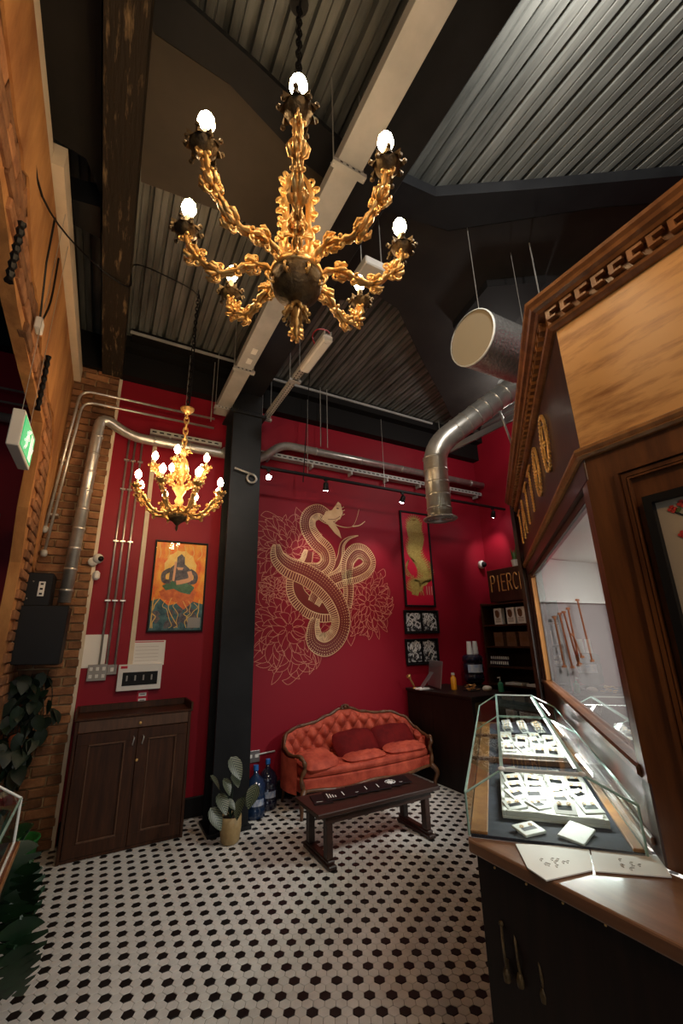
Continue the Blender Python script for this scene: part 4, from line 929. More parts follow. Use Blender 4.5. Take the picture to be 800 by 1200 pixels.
def snake(path, widths, lay, belly=1, spots=True):
    P = curve2([wp(*p) for p in path], 8); N = len(P); W_ = []
    for i in range(N):
        t = i/(N-1)*(len(widths)-1); k = min(int(t), len(widths)-2); W_.append((widths[k]*(1-(t-k))+widths[k+1]*(t-k))*S1)
    o = lay
    Rib(MLn['gold'], P, [w_*1.0 for w_ in W_], o)
    Rib(MLn['dark'], P, [max(w_*1.0-.016, .002) for w_ in W_], o+.0004)
    def side(i, f_):
        a = P[max(i-1, 0)]; b = P[min(i+1, N-1)]; dx, dz = b[0]-a[0], b[1]-a[1]; L = math.hypot(dx, dz) or 1; return (P[i][0]-dz/L*W_[i]*f_, P[i][1]+dx/L*W_[i]*f_)
    # belly bars on one side, scale dots on the other
    Rib(MLn['gold'], [side(i, .10*belly) for i in range(N)], .010, o+.0008)
    tot = 0
    fine = []
    for i in range(N-1):
        L = math.dist(P[i], P[i+1]); m_ = max(1, int(L/.022))
        for k in range(m_): fine.append(i+k/m_)
    for f_ in fine:
        i = int(f_); g = f_-i; j = min(i+1, N-1)
        A1 = side(i, .46*belly); A2 = side(j, .46*belly); B1 = side(i, .10*belly); B2 = side(j, .10*belly)
        a = (A1[0]*(1-g)+A2[0]*g, A1[1]*(1-g)+A2[1]*g); b = (B1[0]*(1-g)+B2[0]*g, B1[1]*(1-g)+B2[1]*g)
        if W_[i] > .05: Rib(MLn['gold'], [a, b], .0095, o+.0010)
        if spots:
            for q in (-.05, -.18, -.30, -.42):
                c1 = side(i, q*belly); c2 = side(j, q*belly); c = (c1[0]*(1-g)+c2[0]*g, c1[1]*(1-g)+c2[1]*g); r = .0045+.0045*abs(q)*2
                MLn['gold'].add([(c[0]+r*cos(t), YW-o-.0010, c[1]+r*sin(t)) for t in (0, PI/2, PI, 3*PI/2)], [(0, 1, 2, 3)])
# chrysanthemums: outlined petals in rings, drawn from the outside in
def petal(c, a, L, wd, lay, bend=.25):
    pts = []
    for t in range(9):
        f_ = t/8; r = L*f_; s_ = wd*sin(PI*min(f_*1.05, 1))**.6 if 0 < f_ < .99 else 0; b = a+bend*f_*f_
        pts.append((c[0]+r*cos(b), c[1]+r*sin(b), s_, b))
    left = [(x-sin(b)*s_, z+cos(b)*s_) for x, z, s_, b in pts]; right = [(x+sin(b)*s_, z-cos(b)*s_) for x, z, s_, b in pts]
    loop = left+right[::-1]
    MLn['fill'].add([(x, YW-lay, z) for x, z in loop], [tuple(range(len(loop)))])
    Rib(MLn['line'], loop+[loop[0]], .0048, lay+.0003)
def mum(cx, cy, R, rings=6):
    c = wp(cx, cy); R = R*S1; lay = .0008
    for k in range(rings):
        f_ = 1-k/rings; n = int(8+13*f_)
        for j in range(n):
            a = 2*PI*j/n+k*.37; r0 = R*f_*.68
            petal((c[0]+r0*cos(a)*.75, c[1]+r0*sin(a)*.75), a+random.uniform(-.25, .25), R*(.24+.16*f_)*random.uniform(.85, 1.1), R*.068*random.uniform(.8, 1.2), lay, random.uniform(-.6, .8)); 
            lay += .00001
        lay += .0003
def leafline(px, w_=None):
    P = curve2([wp(*p) for p in px], 6); Rib(MLn['line'], P, .0055, .0012)
for l in ([(65, 185), (90, 165), (130, 180), (175, 215)], [(65, 185), (100, 200), (140, 205), (175, 215)], [(240, 145), (235, 190), (265, 245)], [(240, 145), (280, 190), (280, 240)], [(55, 515), (100, 520), (150, 560), (165, 590)], [(55, 515), (75, 560), (110, 580), (160, 590)], [(60, 635), (100, 600), (150, 590)], [(60, 635), (110, 640), (150, 610)],
          [(290, 860), (290, 930), (240, 990), (200, 1020), (170, 1000)], [(170, 1000), (210, 980), (260, 900), (280, 850)], [(300, 850), (340, 870), (350, 910), (320, 915), (290, 880)], [(500, 730), (490, 790), (510, 830)], [(510, 830), (530, 780), (520, 740)], [(530, 720), (560, 760), (575, 780)], [(640, 470), (670, 450), (680, 480), (655, 500)], [(690, 560), (660, 540), (640, 560)], [(110, 500), (140, 480), (190, 490), (215, 520)], [(80, 330), (60, 360), (90, 400), (130, 410)], [(60, 410), (70, 460), (110, 470), (150, 455)]): leafline(l)
mum(205, 360, 135, 7); mum(205, 740, 160, 8); mum(590, 620, 122, 7); mum(140, 560, 60, 4)
snake([(545, 285), (500, 298), (468, 330), (460, 390), (440, 440), (395, 468), (340, 470)], [3, 10, 18, 26, 32, 36, 38], .0034, 1, False)
snake([(300, 360), (290, 400), (270, 440), (235, 500), (240, 570), (290, 630), (360, 662), (440, 662)], [30, 40, 48, 52, 56, 60, 58, 52], .0036, -1, False)
snake([(490, 640), (497, 560), (490, 480), (495, 410), (530, 365), (570, 368), (600, 410), (585, 450), (540, 478), (470, 498), (400, 530), (350, 575), (325, 620)], [30, 36, 42, 46, 50, 50, 48, 48, 48, 50, 50, 46, 40], .0046, 1)
snake([(440, 180), (400, 195), (350, 168), (305, 190), (298, 245), (335, 310), (385, 360), (395, 415), (360, 455), (300, 455), (265, 445)], [30, 48, 50, 50, 52, 54, 54, 50, 48, 44, 38], .0056, 1)
snake([(140, 330), (150, 390), (200, 440), (290, 480), (370, 535), (430, 610), (460, 700), (440, 780), (385, 822), (335, 800), (325, 740), (335, 690)], [22, 48, 60, 66, 70, 70, 64, 62, 66, 60, 40, 22], .0066, -1)
# head
H_ = [wp(*p) for p in [(385, 165), (415, 160), (445, 118), (458, 130), (468, 175), (455, 205), (420, 215), (450, 260), (462, 300), (430, 275), (390, 225), (365, 205)]]
MLn['gold'].add([(x, YW-.0078, z) for x, z in H_], [tuple(range(12))])
for l in ([(425, 225), (440, 235), (480, 245), (515, 240), (535, 205), (548, 155)], [(515, 240), (550, 235), (578, 215)]): Rib(MLn['gold'], curve2([wp(*p) for p in l], 6), [.02-.0010*i if .02-.0010*i > .004 else .004 for i in range((len(l)-1)*6+1)], .0080)
Rib(MLn['dark'], [wp(437, 150), wp(448, 152)], .02, .0082); Rib(MLn['dark'], curve2([wp(*p) for p in [(395, 205), (430, 205), (455, 190)]], 5), .008, .0082)
for a in ((462, 150), (466, 165), (466, 185)): Rib(MLn['gold'], [wp(*a), wp(a[0]+12, a[1]-6)], .008, .0080)
MLn['gold'].build('gold_paint', M['mgold'], mur, world=True, fix=False)['kind'] = 'stuff'
MLn['dark'].build('wine_paint', M['mdark'], mur, world=True, fix=False)['kind'] = 'stuff'
MLn['fill'].build('petal_paint', M['red'], mur, world=True, fix=False)['kind'] = 'stuff'
MLn['line'].build('line_paint', M['mline'], mur, world=True, fix=False)['kind'] = 'stuff'

def frame_on_wall(name, label, x0, x1, z0, z1, fm, mm, wd=.02, dep=.03, cat='picture', back=YW, group=None, glaze=True):
    t = thing(name, label, cat, ((x0+x1)/2, back-.001, (z0+z1)/2), 0, group); hx, hz = (x1-x0)/2, (z1-z0)/2
    for a in ((-hx, hx, hz-wd, hz), (-hx, hx, -hz, -hz+wd), (-hx, -hx+wd, -hz+wd, hz-wd), (hx-wd, hx, -hz+wd, hz-wd)): CB(a[0], a[1], -dep, 0, a[2], a[3], c=.003).build('frame_bar', M[fm], t)
    B(-hx+wd, hx-wd, -.010, -.002, -hz+wd, hz-wd).build('print', M[mm], t)
    if glaze: B(-hx+wd, hx-wd, -.022, -.020, -hz+wd, hz-wd).build('glazing', M['pic'], t)
    return t, hx-wd, hz-wd
def flat(m_, pts, off): return m_.add([(x, -.010-off, z) for x, z in pts], [tuple(range(len(pts)))])
def line(m_, pts, w_, off): 
    t = MB(); Rib(t, pts, w_, off, Y=-.010); return m_.add(t.v, t.f)
# tall dragon print
M['redp'] = mat('print_red', (.50, .004, .03), .5); M['drag'] = mat('dragon_olive_gold', (.30, .20, .04), .5, c2=(.48, .36, .10), scale=60)
a, b = onwall(465.6, 598), onwall(510.6, 709)
t, hx, hz = frame_on_wall('tall_framed_print', 'tall black framed red print of a gold dragon on the back wall', a.x+.02, b.x-.02, b.z-.03, a.z, 'card', 'redp', .025)
m_ = MB(); body = curve2([(-.0*hx, .80*hz), (-.05*hx, .60*hz), (.05*hx, .40*hz), (-.15*hx, .20*hz), (-.05*hx, .0), (.30*hx, -.15*hz), (.55*hx, -.32*hz), (.45*hx, -.50*hz), (.05*hx, -.52*hz), (-.25*hx, -.62*hz), (-.35*hx, -.80*hz)], 8)
line(m_, body, [.16+.10*sin(i*.08+.3)*(1-i/len(body)) + .05 - .10*i/len(body) for i in range(len(body))], .001)
for i in range(2, len(body)-3, 2):
    x, z = body[i]; 
    for sg in (-1, 1): line(m_, [(x+sg*.06, z), (x+sg*.13, z+.03), (x+sg*.16, z+.06)], [.03, .018, .003], .0012)
for k in range(9): a_ = PI*.15+k*PI*.09; line(m_, [(0+.05*cos(a_), .78*hz+.05*sin(a_)), (.16*cos(a_), .78*hz+.15*sin(a_))], [.03, .004], .0014)
flat(m_, [(-.12, .74*hz), (-.05, .84*hz), (.08, .86*hz), (.13, .76*hz), (.10, .66*hz), (-.02, .60*hz), (-.14, .66*hz)], .0015)
for s_ in (-.05, 0, .05): line(m_, [(.02, -.52*hz), (.02+s_*.5, -.68*hz), (.02+s_, -.80*hz)], [.03, .02, .006], .0013)
for k in range(5): line(m_, curve2([(-.15, -.05*hz), (-.22, -.18*hz-.03*k), (-.18+.02*k, -.30*hz-.02*k), (-.22+.03*k, -.38*hz)], 5), .009, .0012); line(m_, curve2([(.2, -.05*hz), (.26, -.12*hz-.03*k), (.24-.02*k, -.26*hz)], 5), .008, .0012)
m_.build('dragon', M['drag'], t, fix=False)
w2 = MB()
for k in range(3): line(w2, [(.55*hx+.045*k, -.60*hz), (.55*hx+.045*k, -.78*hz)], .010, .001)
w2.build('characters', M['sgreen'] if False else M['beige'], t, fix=False)
# black and white double prints
M['bwp'] = mat('engraving', (.02, .02, .022), .6, c2=(.55, .55, .56), scale=22, contrast=(.50, .56), detail=3, distort=2)
for i, (y0, y1) in enumerate(((715, 742), (749, 777.5))):
    a, b = onwall(472.2, y0), onwall(514, y1)
    a = Vector((at(472 if i == 0 else 473.5, y0, 1, YW).x, 0, a.z)); 
    t, hx, hz = frame_on_wall('double_print_frame', ['upper black frame holding two black and white engravings', 'lower black frame holding two black and white engravings'][i], a.x, b.x, b.z, a.z, 'card', 'card', .018, group='double print frames')
    for sx in (-1, 1):
        c = sx*hx*.5; B(c-hx*.42, c+hx*.42, -.0135, -.0101, -hz*.86, hz*.86).build('engraving', M['bwp'], t)
        m_ = MB()
        for k in range(7): 
            ax, az = c+random.uniform(-.6, .6)*hx*.5, random.uniform(-.7, .4)*hz; line(m_, curve2([(ax, az), (ax+.04, az+.05), (ax-.02, az+.09), (ax-.05, az+.03)], 5), .011, .0045)
        m_.build('figure_lines', M['paper'], t, fix=False)
        B(c-sx*hx*.20-.035, c-sx*hx*.20+.035, -.0165, -.0150, hz*.25, hz*.84).build('title_block', M['paper'], t)
        m_ = MB(); line(m_, curve2([(c-sx*hx*.20+.018*cos(q), hz*.5+.03*sin(q)) for q in [k*.9 for k in range(8)]], 2), .010, .0070); m_.build('title_mark', M['card'], t, fix=False)
# seated flame figure in the left bay
a, b = at(178, 633, 1, YW), at(238, 740, 1, YW)
M['flame'] = mat('flame_print', (.85, .12, .01), .5, c2=(.95, .45, .04), scale=9, stretch=(1.5, 1, .7), detail=5, distort=3); M['halo'] = mat('halo_yellow', (.95, .55, .10), .5, c2=(.95, .70, .22), scale=12)
M['teal'] = mat('print_teal', (.01, .07, .09), .5, c2=(.08, .20, .22), scale=16); M['figd'] = mat('figure_dark', (.05, .045, .06), .5, c2=(.16, .14, .15), scale=30); M['pgreen'] = mat('print_green', (.03, .14, .06), .5, c2=(.08, .22, .12), scale=20); M['pskin'] = mat('print_peach', (.75, .40, .22), .5); M['porange'] = mat('print_orange', (.62, .11, .02), .5, c2=(.8, .22, .04), scale=20); M['pyel'] = mat('print_yellow', (.85, .55, .12), .5)
x0, x1, z0, z1 = at(169, 741, 1, YW).x+.015, at(236.5, 741, 1, YW).x, at(169, 741, 1, YW).z, at(180, 632.6, 1, YW).z
t, hx, hz = frame_on_wall('framed_flame_print', 'colourful framed print of a seated figure in orange flames on the red wall', x0, x1, z0, z1, 'card', 'flame', .016, .035)
L = {k: MB() for k in ('halo', 'teal', 'figd', 'pgreen', 'pskin', 'porange', 'pyel')}
flat(L['halo'], [(.0+.62*hx*cos(q)*(1+.08*(k % 2)), .38*hz+.42*hz*sin(q)*(1+.08*(k % 2))) for k, q in enumerate([2*PI*i/24 for i in range(24)])], .0008)
flat(L['teal'], [(-hx, -hz), (hx, -hz), (hx, -.42*hz), (.6*hx, -.36*hz), (.3*hx, -.48*hz), (0, -.40*hz), (-.35*hx, -.46*hz), (-.7*hx, -.30*hz), (-hx, -.36*hz)], .0010)
flat(L['porange'], [(-.75*hx, -.15*hz), (-.3*hx, .0), (.4*hx, -.02*hz), (.72*hx, -.14*hz), (.6*hx, -.36*hz), (.25*hx, -.55*hz), (-.1*hx, -.38*hz), (-.6*hx, -.32*hz)], .0014)
flat(L['pgreen'], [(-.65*hx, -.02*hz), (-.3*hx, .10*hz), (.35*hx, .08*hz), (.62*hx, -.04*hz), (.45*hx, -.20*hz), (.1*hx, -.16*hz), (-.2*hx, -.08*hz), (-.5*hx, -.12*hz)], .0018)
flat(L['figd'], [(-.42*hx, .12*hz), (-.40*hx, .40*hz), (-.16*hx, .52*hz), (-.16*hx, .66*hz), (.0, .74*hz), (.14*hx, .66*hz), (.16*hx, .50*hz), (.40*hx, .38*hz), (.42*hx, .16*hz), (.1*hx, .02*hz)], .0022)
for sg in (-1, 1): line(L['figd'], curve2([(sg*.38*hx, .36*hz), (sg*.62*hx, .26*hz), (sg*.60*hx, .10*hz), (sg*.34*hx, .08*hz)], 5), .045, .0024)
line(L['pskin'], curve2([(.36*hx, .34*hz), (.42*hx, .16*hz), (.05*hx, .08*hz), (-.12*hx, .06*hz)], 6), .045, .0028); line(L['pskin'], [(-.24*hx, .10*hz), (-.20*hx, .55*hz)], .022, .0028); flat(L['pskin'], [(-.15*hx, .42*hz), (.12*hx, .42*hz), (.08*hx, .36*hz), (-.1*hx, .36*hz)], .0026)
random.seed(31)
for k in range(9):
    xx = -.9*hx+k*.22*hx; zz = -.28*hz-random.uniform(0, .15)*hz; P_ = [(xx, zz)]
    while zz > -.93*hz: xx += random.uniform(-.045, .045); zz -= random.uniform(.03, .07); P_.append((max(-.93*hx, min(.93*hx, xx)), max(zz, -.95*hz)))
    line(L['pyel'], curve2(P_, 4), random.uniform(.004, .010), .0020)
for k in range(14):
    cx_, cz_ = random.uniform(-.85, .85)*hx, random.uniform(-.9, -.5)*hz; flat(L['figd'], [(cx_+random.uniform(.02, .05)*cos(q), cz_+random.uniform(.02, .06)*sin(q)) for q in [j*PI/4 for j in range(8)]], .0012+k*.00002)
for k in range(6): line(L['pyel'], curve2([(-.9*hx+k*.33*hx, .95*hz), (-.82*hx+k*.33*hx, .75*hz), (-.86*hx+k*.30*hx, .62*hz)], 5), .008, .0009)
for k, m_ in L.items(): m_.build({'halo': 'halo', 'teal': 'rocks', 'figd': 'figure', 'pgreen': 'skirt', 'pskin': 'arms', 'porange': 'robe', 'pyel': 'flame_lines'}[k], M[k], t, fix=False)
B(hx*.45, hx*.95, -.0135, -.0125, -hz*.95, -hz*.72).build('sticker', M['grey'], t)

# ================================================================== ELECTRICS ON THE LEFT BAY
for i, (pa, pb) in enumerate((((150, 515), (118, 779)), ((157.5, 515), (127, 779)), ((165, 515), (137.5, 779)))):
    A1, A2 = at(*pa, 1, YW-.02), at(*pb, 1, YW-.02); x = (A1.x+A2.x)/2
    o = thing('wall_conduit', ['left one of three thin steel conduits running down the red wall', 'middle one of three thin steel conduits running down the red wall', 'right one of three thin steel conduits running down the red wall'][i], 'conduit', (x, YW-.02, A2.z), 0, 'conduits down the red wall')
    MB().tube([(x, YW-.022, A2.z+(.0 if i < 2 else -.06)), (x, YW-.022, A1.z+.02)], .010, 8).build('tube', M['galv'], o, smooth='all', world=True)
    for py in (537, 572, 634, 704): zz = at(130, py, 1, YW).z; CB(x-.026, x+.026, YW-.034, YW-.001, zz-.009, zz+.009, c=.003).build('saddle', M['galv'], o, world=True)
A1, A2 = at(182, 516, 1, YW), at(152, 782, 1, YW); x = (A1.x+A2.x)/2; o = CB(x-.022, x+.022, YW-.022, YW-.001, A2.z, A1.z+.03, c=.003).build('white_trunking', M['cream']); tag(o, 'white trunking strip running down the red wall to the fuse board', 'trunking')
def plate(name, label, cat, px0, py0, px1, py1, m, dep=.02):
    a, b = at(px0, py0, 1, YW), at(px1, py1, 1, YW); t = thing(name, label, cat, ((a.x+b.x)/2, YW-.001, (a.z+b.z)/2)); hx, hz = abs(b.x-a.x)/2, abs(a.z-b.z)/2
    CB(-hx, hx, -dep, 0, -hz, hz, c=.003).build('body', M[m], t); return t, hx, hz
t, hx, hz = plate('switch_bank', 'grey metal plate of six white switches at the foot of the conduits', 'switch', 103.5, 779, 123.5, 797, 'grey', .035)
for i in range(3):
    for j in range(2): CB(hx*(-.66+.66*i)-.013, hx*(-.66+.66*i)+.013, -.041, -.0351, hz*(.45-.9*j)-.016, hz*(.45-.9*j)+.016, c=.002).build('rocker', M['white'], t)
t, hx, hz = plate('single_switch', 'small grey single switch right of the six-switch plate', 'switch', 126, 779, 136, 790, 'grey', .03); CB(-.014, .014, -.036, -.0301, -.018, .018, c=.002).build('rocker', M['white'], t)
t, hx, hz = plate('fuse_board', 'white fuse board with dark breaker window above the cabinet', 'fuse board', 139, 779, 186.5, 806, 'white', .07)
CB(-hx*.78, hx*.82, -.075, -.0701, -hz*.62, hz*.40, c=.002).build('window', M['card'], t)
for k in range(11): CB(-hx*.62+k*hx*.125, -hx*.62+k*hx*.125+.014, -.079, -.0751, -.03, .018, c=.002).build('breaker', M['card'] if k % 3 else M['grey'], t)
CB(-hx*.9, -hx*.6, -.0715, -.0701, hz*.7, hz*.9, c=.001).build('red_label', M['redp'], t)
t, hx, hz = plate('warning_label', 'red and white warning label hanging under the fuse board', 'label', 161, 809, 172, 825, 'redp', .004)
for k in (-.45, .35): B(-hx*.7, hx*.7, -.0052, -.0041, hz*k-.012, hz*k+.018).build('text_panel', M['paper'], t); B(-hx*.45, hx*.45, -.006, -.0053, hz*k, hz*k+.006).build('text_line', M['card'], t)
t, hx, hz = plate('wall_notice', 'blank white paper on the red wall behind the left conduits', 'paper', 95, 744, 122, 782, 'paper', .003)
t, hx, hz = plate('wall_notice', 'white printed paper pinned above the fuse board', 'paper', 156, 751, 191.5, 779, 'paper', .003); B(-hx*.9, hx*.9, -.0045, -.0031, hz*.86, hz*.93).build('red_edge', M['redp'], t)
for k in range(5): B(-hx*.8, hx*.6, -.0038, -.0031, hz*(.5-.28*k), hz*(.5-.28*k)+.003).build('text_line', M['pencil'], t)
t, hx, hz = plate('double_socket', 'silver double socket low on the wall behind the water bottles', 'socket', 289, 880.5, 303.5, 892, 'alu', .02)
for k in (-.5, .5): CB(hx*k-.02, hx*k+.02, -.024, -.0201, -.012, .02, c=.002).build('outlet', M['white'], t)
o = MB().tube([at(303, 884, 1, YW-.02), at(322, 880, 1, YW-.02)], .009, 6).build('wall_conduit', M['galv']); tag(o, 'short steel conduit running right from the low double socket', 'conduit')

# ================================================================== CABINET
cx0, cx1, cy, cz = -.105, .80, 4.335, .985
cb = thing('dark_cabinet', 'low dark walnut cabinet with two panelled doors under the fuse board', 'cabinet', ((cx0+cx1)/2, 4.53, 0)); hx = (cx1-cx0)/2
CB(-hx, -hx+.025, -.19, .19, .002, cz, c=.003).build('side_panel', M['cab'], cb); CB(hx-.025, hx, -.19, .19, .002, cz, c=.003).build('side_panel', M['cab'], cb)
B(-hx+.0251, hx-.0251, .17, .19, .01, cz).build('back_panel', M['cab'], cb); B(-hx+.0251, hx-.0251, -.165, .169, .03, .05).build('bottom_panel', M['cab'], cb)
CB(-hx-.012, hx+.012, -.205, .20, cz+.001, cz+.018, c=.004).build('top', M['cab'], cb)
for a in ((-hx-.012, -hx+.008, -.20, .20), (hx-.008, hx+.012, -.20, .20), (-hx+.0081, hx-.0081, .18, .20)): CB(*a, cz+.0181, cz+.075, c=.003).build('gallery_rail', M['cab'], cb)
CB(-hx+.0251, hx-.0251, -.193, -.17, .895, cz-.001, c=.003).build('top_rail', M['cabedge'], cb); B(-hx+.0251, hx-.0251, -.185, -.17, .006, .03).build('plinth', M['cab'], cb)
xm = at(154, 930, 1, cy).x-(cx0+cx1)/2
for i, (a, b) in enumerate(((-hx+.028, xm-.002), (xm+.002, hx-.028))):
    w_ = .085; dz0, dz1 = .032, .89
    dd_ = CB(a, b, -.183, -.170, dz0+w_*.5, dz1-w_*.5, c=.001).build('door', M['cab'], cb)
    for q in ((a, b, dz1-w_, dz1), (a, b, dz0, dz0+w_), (a, a+w_, dz0+w_, dz1-w_), (b-w_, b, dz0+w_, dz1-w_)): CB(q[0], q[1], -.196, -.1831, q[2], q[3], c=.002).build('rail', M['cab'], dd_)
    for q in ((a+w_, b-w_, dz1-w_-.014, dz1-w_), (a+w_, b-w_, dz0+w_, dz0+w_+.014), (a+w_, a+w_+.014, dz0+w_+.014, dz1-w_-.014), (b-w_-.014, b-w_, dz0+w_+.014, dz1-w_-.014)): CB(q[0], q[1], -.199, -.1832, q[2], q[3], c=.004).build('moulding', M['cabedge'], dd_)
    xx = (b-.03) if i == 0 else (a+.04); MB().tube(bez([(xx, -.196, .83), (xx+.006, -.222, .82), (xx-.004, -.224, .775), (xx, -.196, .765)], 4), .005, 6).build('handle', M['galv'], dd_, smooth='all')
for zz in (.655, .93): MB().lathe([(.010, 0), (.013, .004), (.010, .010)], (xm+.012, -.193, zz-.01 if zz < .9 else zz), 10, (0, -1, 0)).build('lock', M['gold'], cb, smooth='all')

# ================================================================== SETTEE
st = thing('tufted_settee', 'coral velvet buttoned settee with a carved wooden frame against the red wall', 'sofa', (2.6, 4.42, 0))
PB = bez([(1.80, 4.14, 0), (1.745, 4.30, 0), (1.76, 4.50, 0), (1.90, 4.64, 0), (2.25, 4.69, 0), (2.60, 4.70, 0), (2.95, 4.69, 0), (3.25, 4.64, 0), (3.40, 4.50, 0), (3.43, 4.30, 0), (3.39, 4.14, 0)], 14)
S_ = [0]
for i in range(1, len(PB)): S_.append(S_[-1]+(PB[i]-PB[i-1]).length)
LT = S_[-1]
HZ = [(0, .505), (.06, .50), (.13, .535), (.20, .640), (.27, .675), (.34, .690), (.42, .745), (.48, .800), (.53, .800), (.60, .745), (.68, .715), (.75, .715), (.82, .66), (.88, .55), (.94, .50), (1, .49)]
def interp(T, x):
    for (a, b), (c, d) in zip(T[:-1], T[1:]):
        if x <= c: t = (x-a)/(c-a) if c > a else 0; t = t*t*(3-2*t); return b+(d-b)*t
    return T[-1][1]
ctrp = Vector((2.59, 4.15, 0)); NB = len(PB)
def pathpt(s):
    for i in range(1, NB):
        if s <= S_[i]: t = (s-S_[i-1])/(S_[i]-S_[i-1]); p = PB[i-1].lerp(PB[i], t); d = (PB[i]-PB[i-1]).normalized(); return p, Vector((d.y, -d.x, 0))
    d = (PB[-1]-PB[-2]).normalized(); return PB[-1], Vector((d.y, -d.x, 0))
def backsurf(nu, nv, s0, s1, off, tuft, z0, flip, top_in=0):
    vs = []; fs = []
    for i in range(nu+1):
        s = s0+(s1-s0)*i/nu; p, n = pathpt(s); zt = interp(HZ, s/LT)-.012
        for j in range(nv+1):
            f_ = j/nv; z = z0+(zt-z0)*f_
            u = PI*(s/.076+(z-.40)/.092)/1; v = PI*(s/.076-(z-.40)/.092)/1
            puff = (abs(sin(u*.5))*abs(sin(v*.5)))**.55 if tuft else 0
            edge_ = min(1, min(f_, 1-f_)*8, min(s-s0, s1-s)*25+.0)
            o = off+(tuft*puff*edge_) + (.035*(1-f_) if off > 0 else 0)
            q = p+n*o; vs.append((q.x, q.y+(0), z))
    for i in range(nu):
        for j in range(nv): a = i*(nv+1)+j; fs.append((a, a+nv+1, a+nv+2, a+1))
    m_ = MB(); m_.v = vs; m_.f = fs; return m_
backsurf(240, 50, .10, LT-.10, .020, .062, .30, False).build('tufted_back', M['velvet'], st, smooth='all', world=True, fix=False)
backsurf(60, 4, .03, LT-.03, -.022, 0, .19, True).build('outer_back', M['velvet'], st, smooth='all', world=True, fix=False)
bt = MB(); 
ds, dz_ = .176, .21
for i in range(1, 19):
    for j in range(0, 5):
        s = .088*(2*i) if False else i*.176; z = .40+.105*(2*j)/2*1.0
        for (ss, zz) in ((i*.152, .40+j*.184), (i*.152+.076, .40+.092+j*.184)):
            if .14 < ss < LT-.14 and zz < interp(HZ, ss/LT)-.05: p, n = pathpt(ss); bt.ball(p+n*(.036+.03*(1-(zz-.3)/.45))+Vector((0, 0, zz)), .008, 6, 4)
bt.build('buttons', M['velvet'], st, world=True)['kind'] = 'stuff'
rail = []; rr = []
for i in range(90):
    s = LT*i/89; p, n = pathpt(s); rail.append(Vector((p.x, p.y, interp(HZ, s/LT)))+n*.012); rr.append(.017+.003*sin(i*1.3))
MB().tube(rail, rr, 8).build('crest_rail', M['frame'], st, smooth='all', world=True)
cr = MB(); pc_, n_c = pathpt(LT*.505); o_ = Vector((pc_.x, pc_.y, .815))+n_c*.03
for k in range(7): a = PI*k/6; cr.ball(o_+Vector((.045*cos(a), 0, .022*sin(a))), .014, 6, 5)
cr.ball(o_, .02, 8, 6); curl(cr, o_+Vector((.05, 0, 0)), (1, 0, 0), (0, 0, -1), .012, .006); curl(cr, o_-Vector((.05, 0, 0)), (-1, 0, 0), (0, 0, -1), .012, .006)
for f_ in (.27, .70): 
    p, n = pathpt(LT*f_); q = Vector((p.x, p.y, interp(HZ, f_)+.012))+n*.02
    for k in (-1, 0, 1): cr.ball(q+Vector((.018*k, 0, -.004*abs(k))), .011, 6, 4)
cr.build('carved_crest', M['frame'], st, smooth='all', world=True)
for sx, fx in ((1.80, -1), (3.39, 1)):
    MB().tube(bez([(sx-.0*fx, 4.15, .505), (sx-.02*fx, 4.10, .47), (sx-.035*fx, 4.12, .40), (sx-.005*fx, 4.13, .32), (sx-.03*fx, 4.12, .22)], 6), [.02+.004*sin(k) for k in range(25)], 8).build('arm_post', M['frame'], st, smooth='all', world=True)
    MB().tube(bez([(sx-.03*fx, 4.12, .23), (sx+.015*fx, 4.08, .16), (sx-.0*fx, 4.11, .06), (sx+.01*fx, 4.09, .0)], 5), [.03-.0011*k for k in range(16)], 8).build('leg', M['frame'], st, smooth='all', world=True)
    MB().tube([(sx-.05*fx, 4.62, .24), (sx-.02*fx, 4.66, .0)], [.022, .014], 8).build('leg', M['frame'], st, smooth='all', world=True)
# seat: bowed front
def seatpoly(front, inset):
    P = [(1.80+inset, 4.15-inset*0), (1.95, 4.15-front*.5), (2.25, 4.15-front), (2.6, 4.15-front*1.15), (2.95, 4.15-front), (3.24, 4.15-front*.5), (3.39-inset, 4.15), (3.38-inset, 4.45), (3.2, 4.62), (1.98, 4.62), (1.79+inset, 4.45)]; return P
MB().prism([(x, y, .20) for x, y in seatpoly(.05, .0)], (0, 0, .11)).build('seat_base', M['velvet'], st, world=True, bevel=.012)
se = MB().prism([(x, y, .312) for x, y in seatpoly(.055, .03)], (0, 0, .075)).build('seat', M['velvet'], st, world=True, bevel=.03)
ap = MB().tube([(x, y-.008, .205+.012*cos((x-2.6)*9)) for x, y in curve2(seatpoly(.055, 0)[:7], 5)], [.016]*31, 8).build('apron_rail', M['frame'], st, smooth='all', world=True)
def cushion(name, label, x, y, z, w_, h, th_, rot, m, tilt=0, grp=None):
    N = 14; vs = []; fs = []
    for sd_ in (1, -1):
        for i in range(N+1):
            for j in range(N+1):
                u, v = -1+2*i/N, -1+2*j/N; pf_ = ((1-u**4)*(1-v**4))**.5; rr_ = max(abs(u), abs(v)); k = 1-.16*(u*u*v*v); k2 = k
                wr = .006*sin(9*u+5*v)*pf_+.004*sin(13*v-7*u)*pf_
                vs.append((u*w_/2*k2, sd_*th_/2*pf_+wr, v*h/2*k))
    n1 = (N+1)**2
    for s_ in (0, 1):
        for i in range(N):
            for j in range(N): a = s_*n1+i*(N+1)+j; q = (a, a+N+1, a+N+2, a+1); fs.append(q if s_ else q[::-1])
    m_ = MB(); m_.v = vs; m_.f = fs; o = m_.build(name, M[m], smooth='all', loc=(x, y, z), rot=(tilt, 0, rot), fix=False); tag(o, label, 'cushion', grp); return o
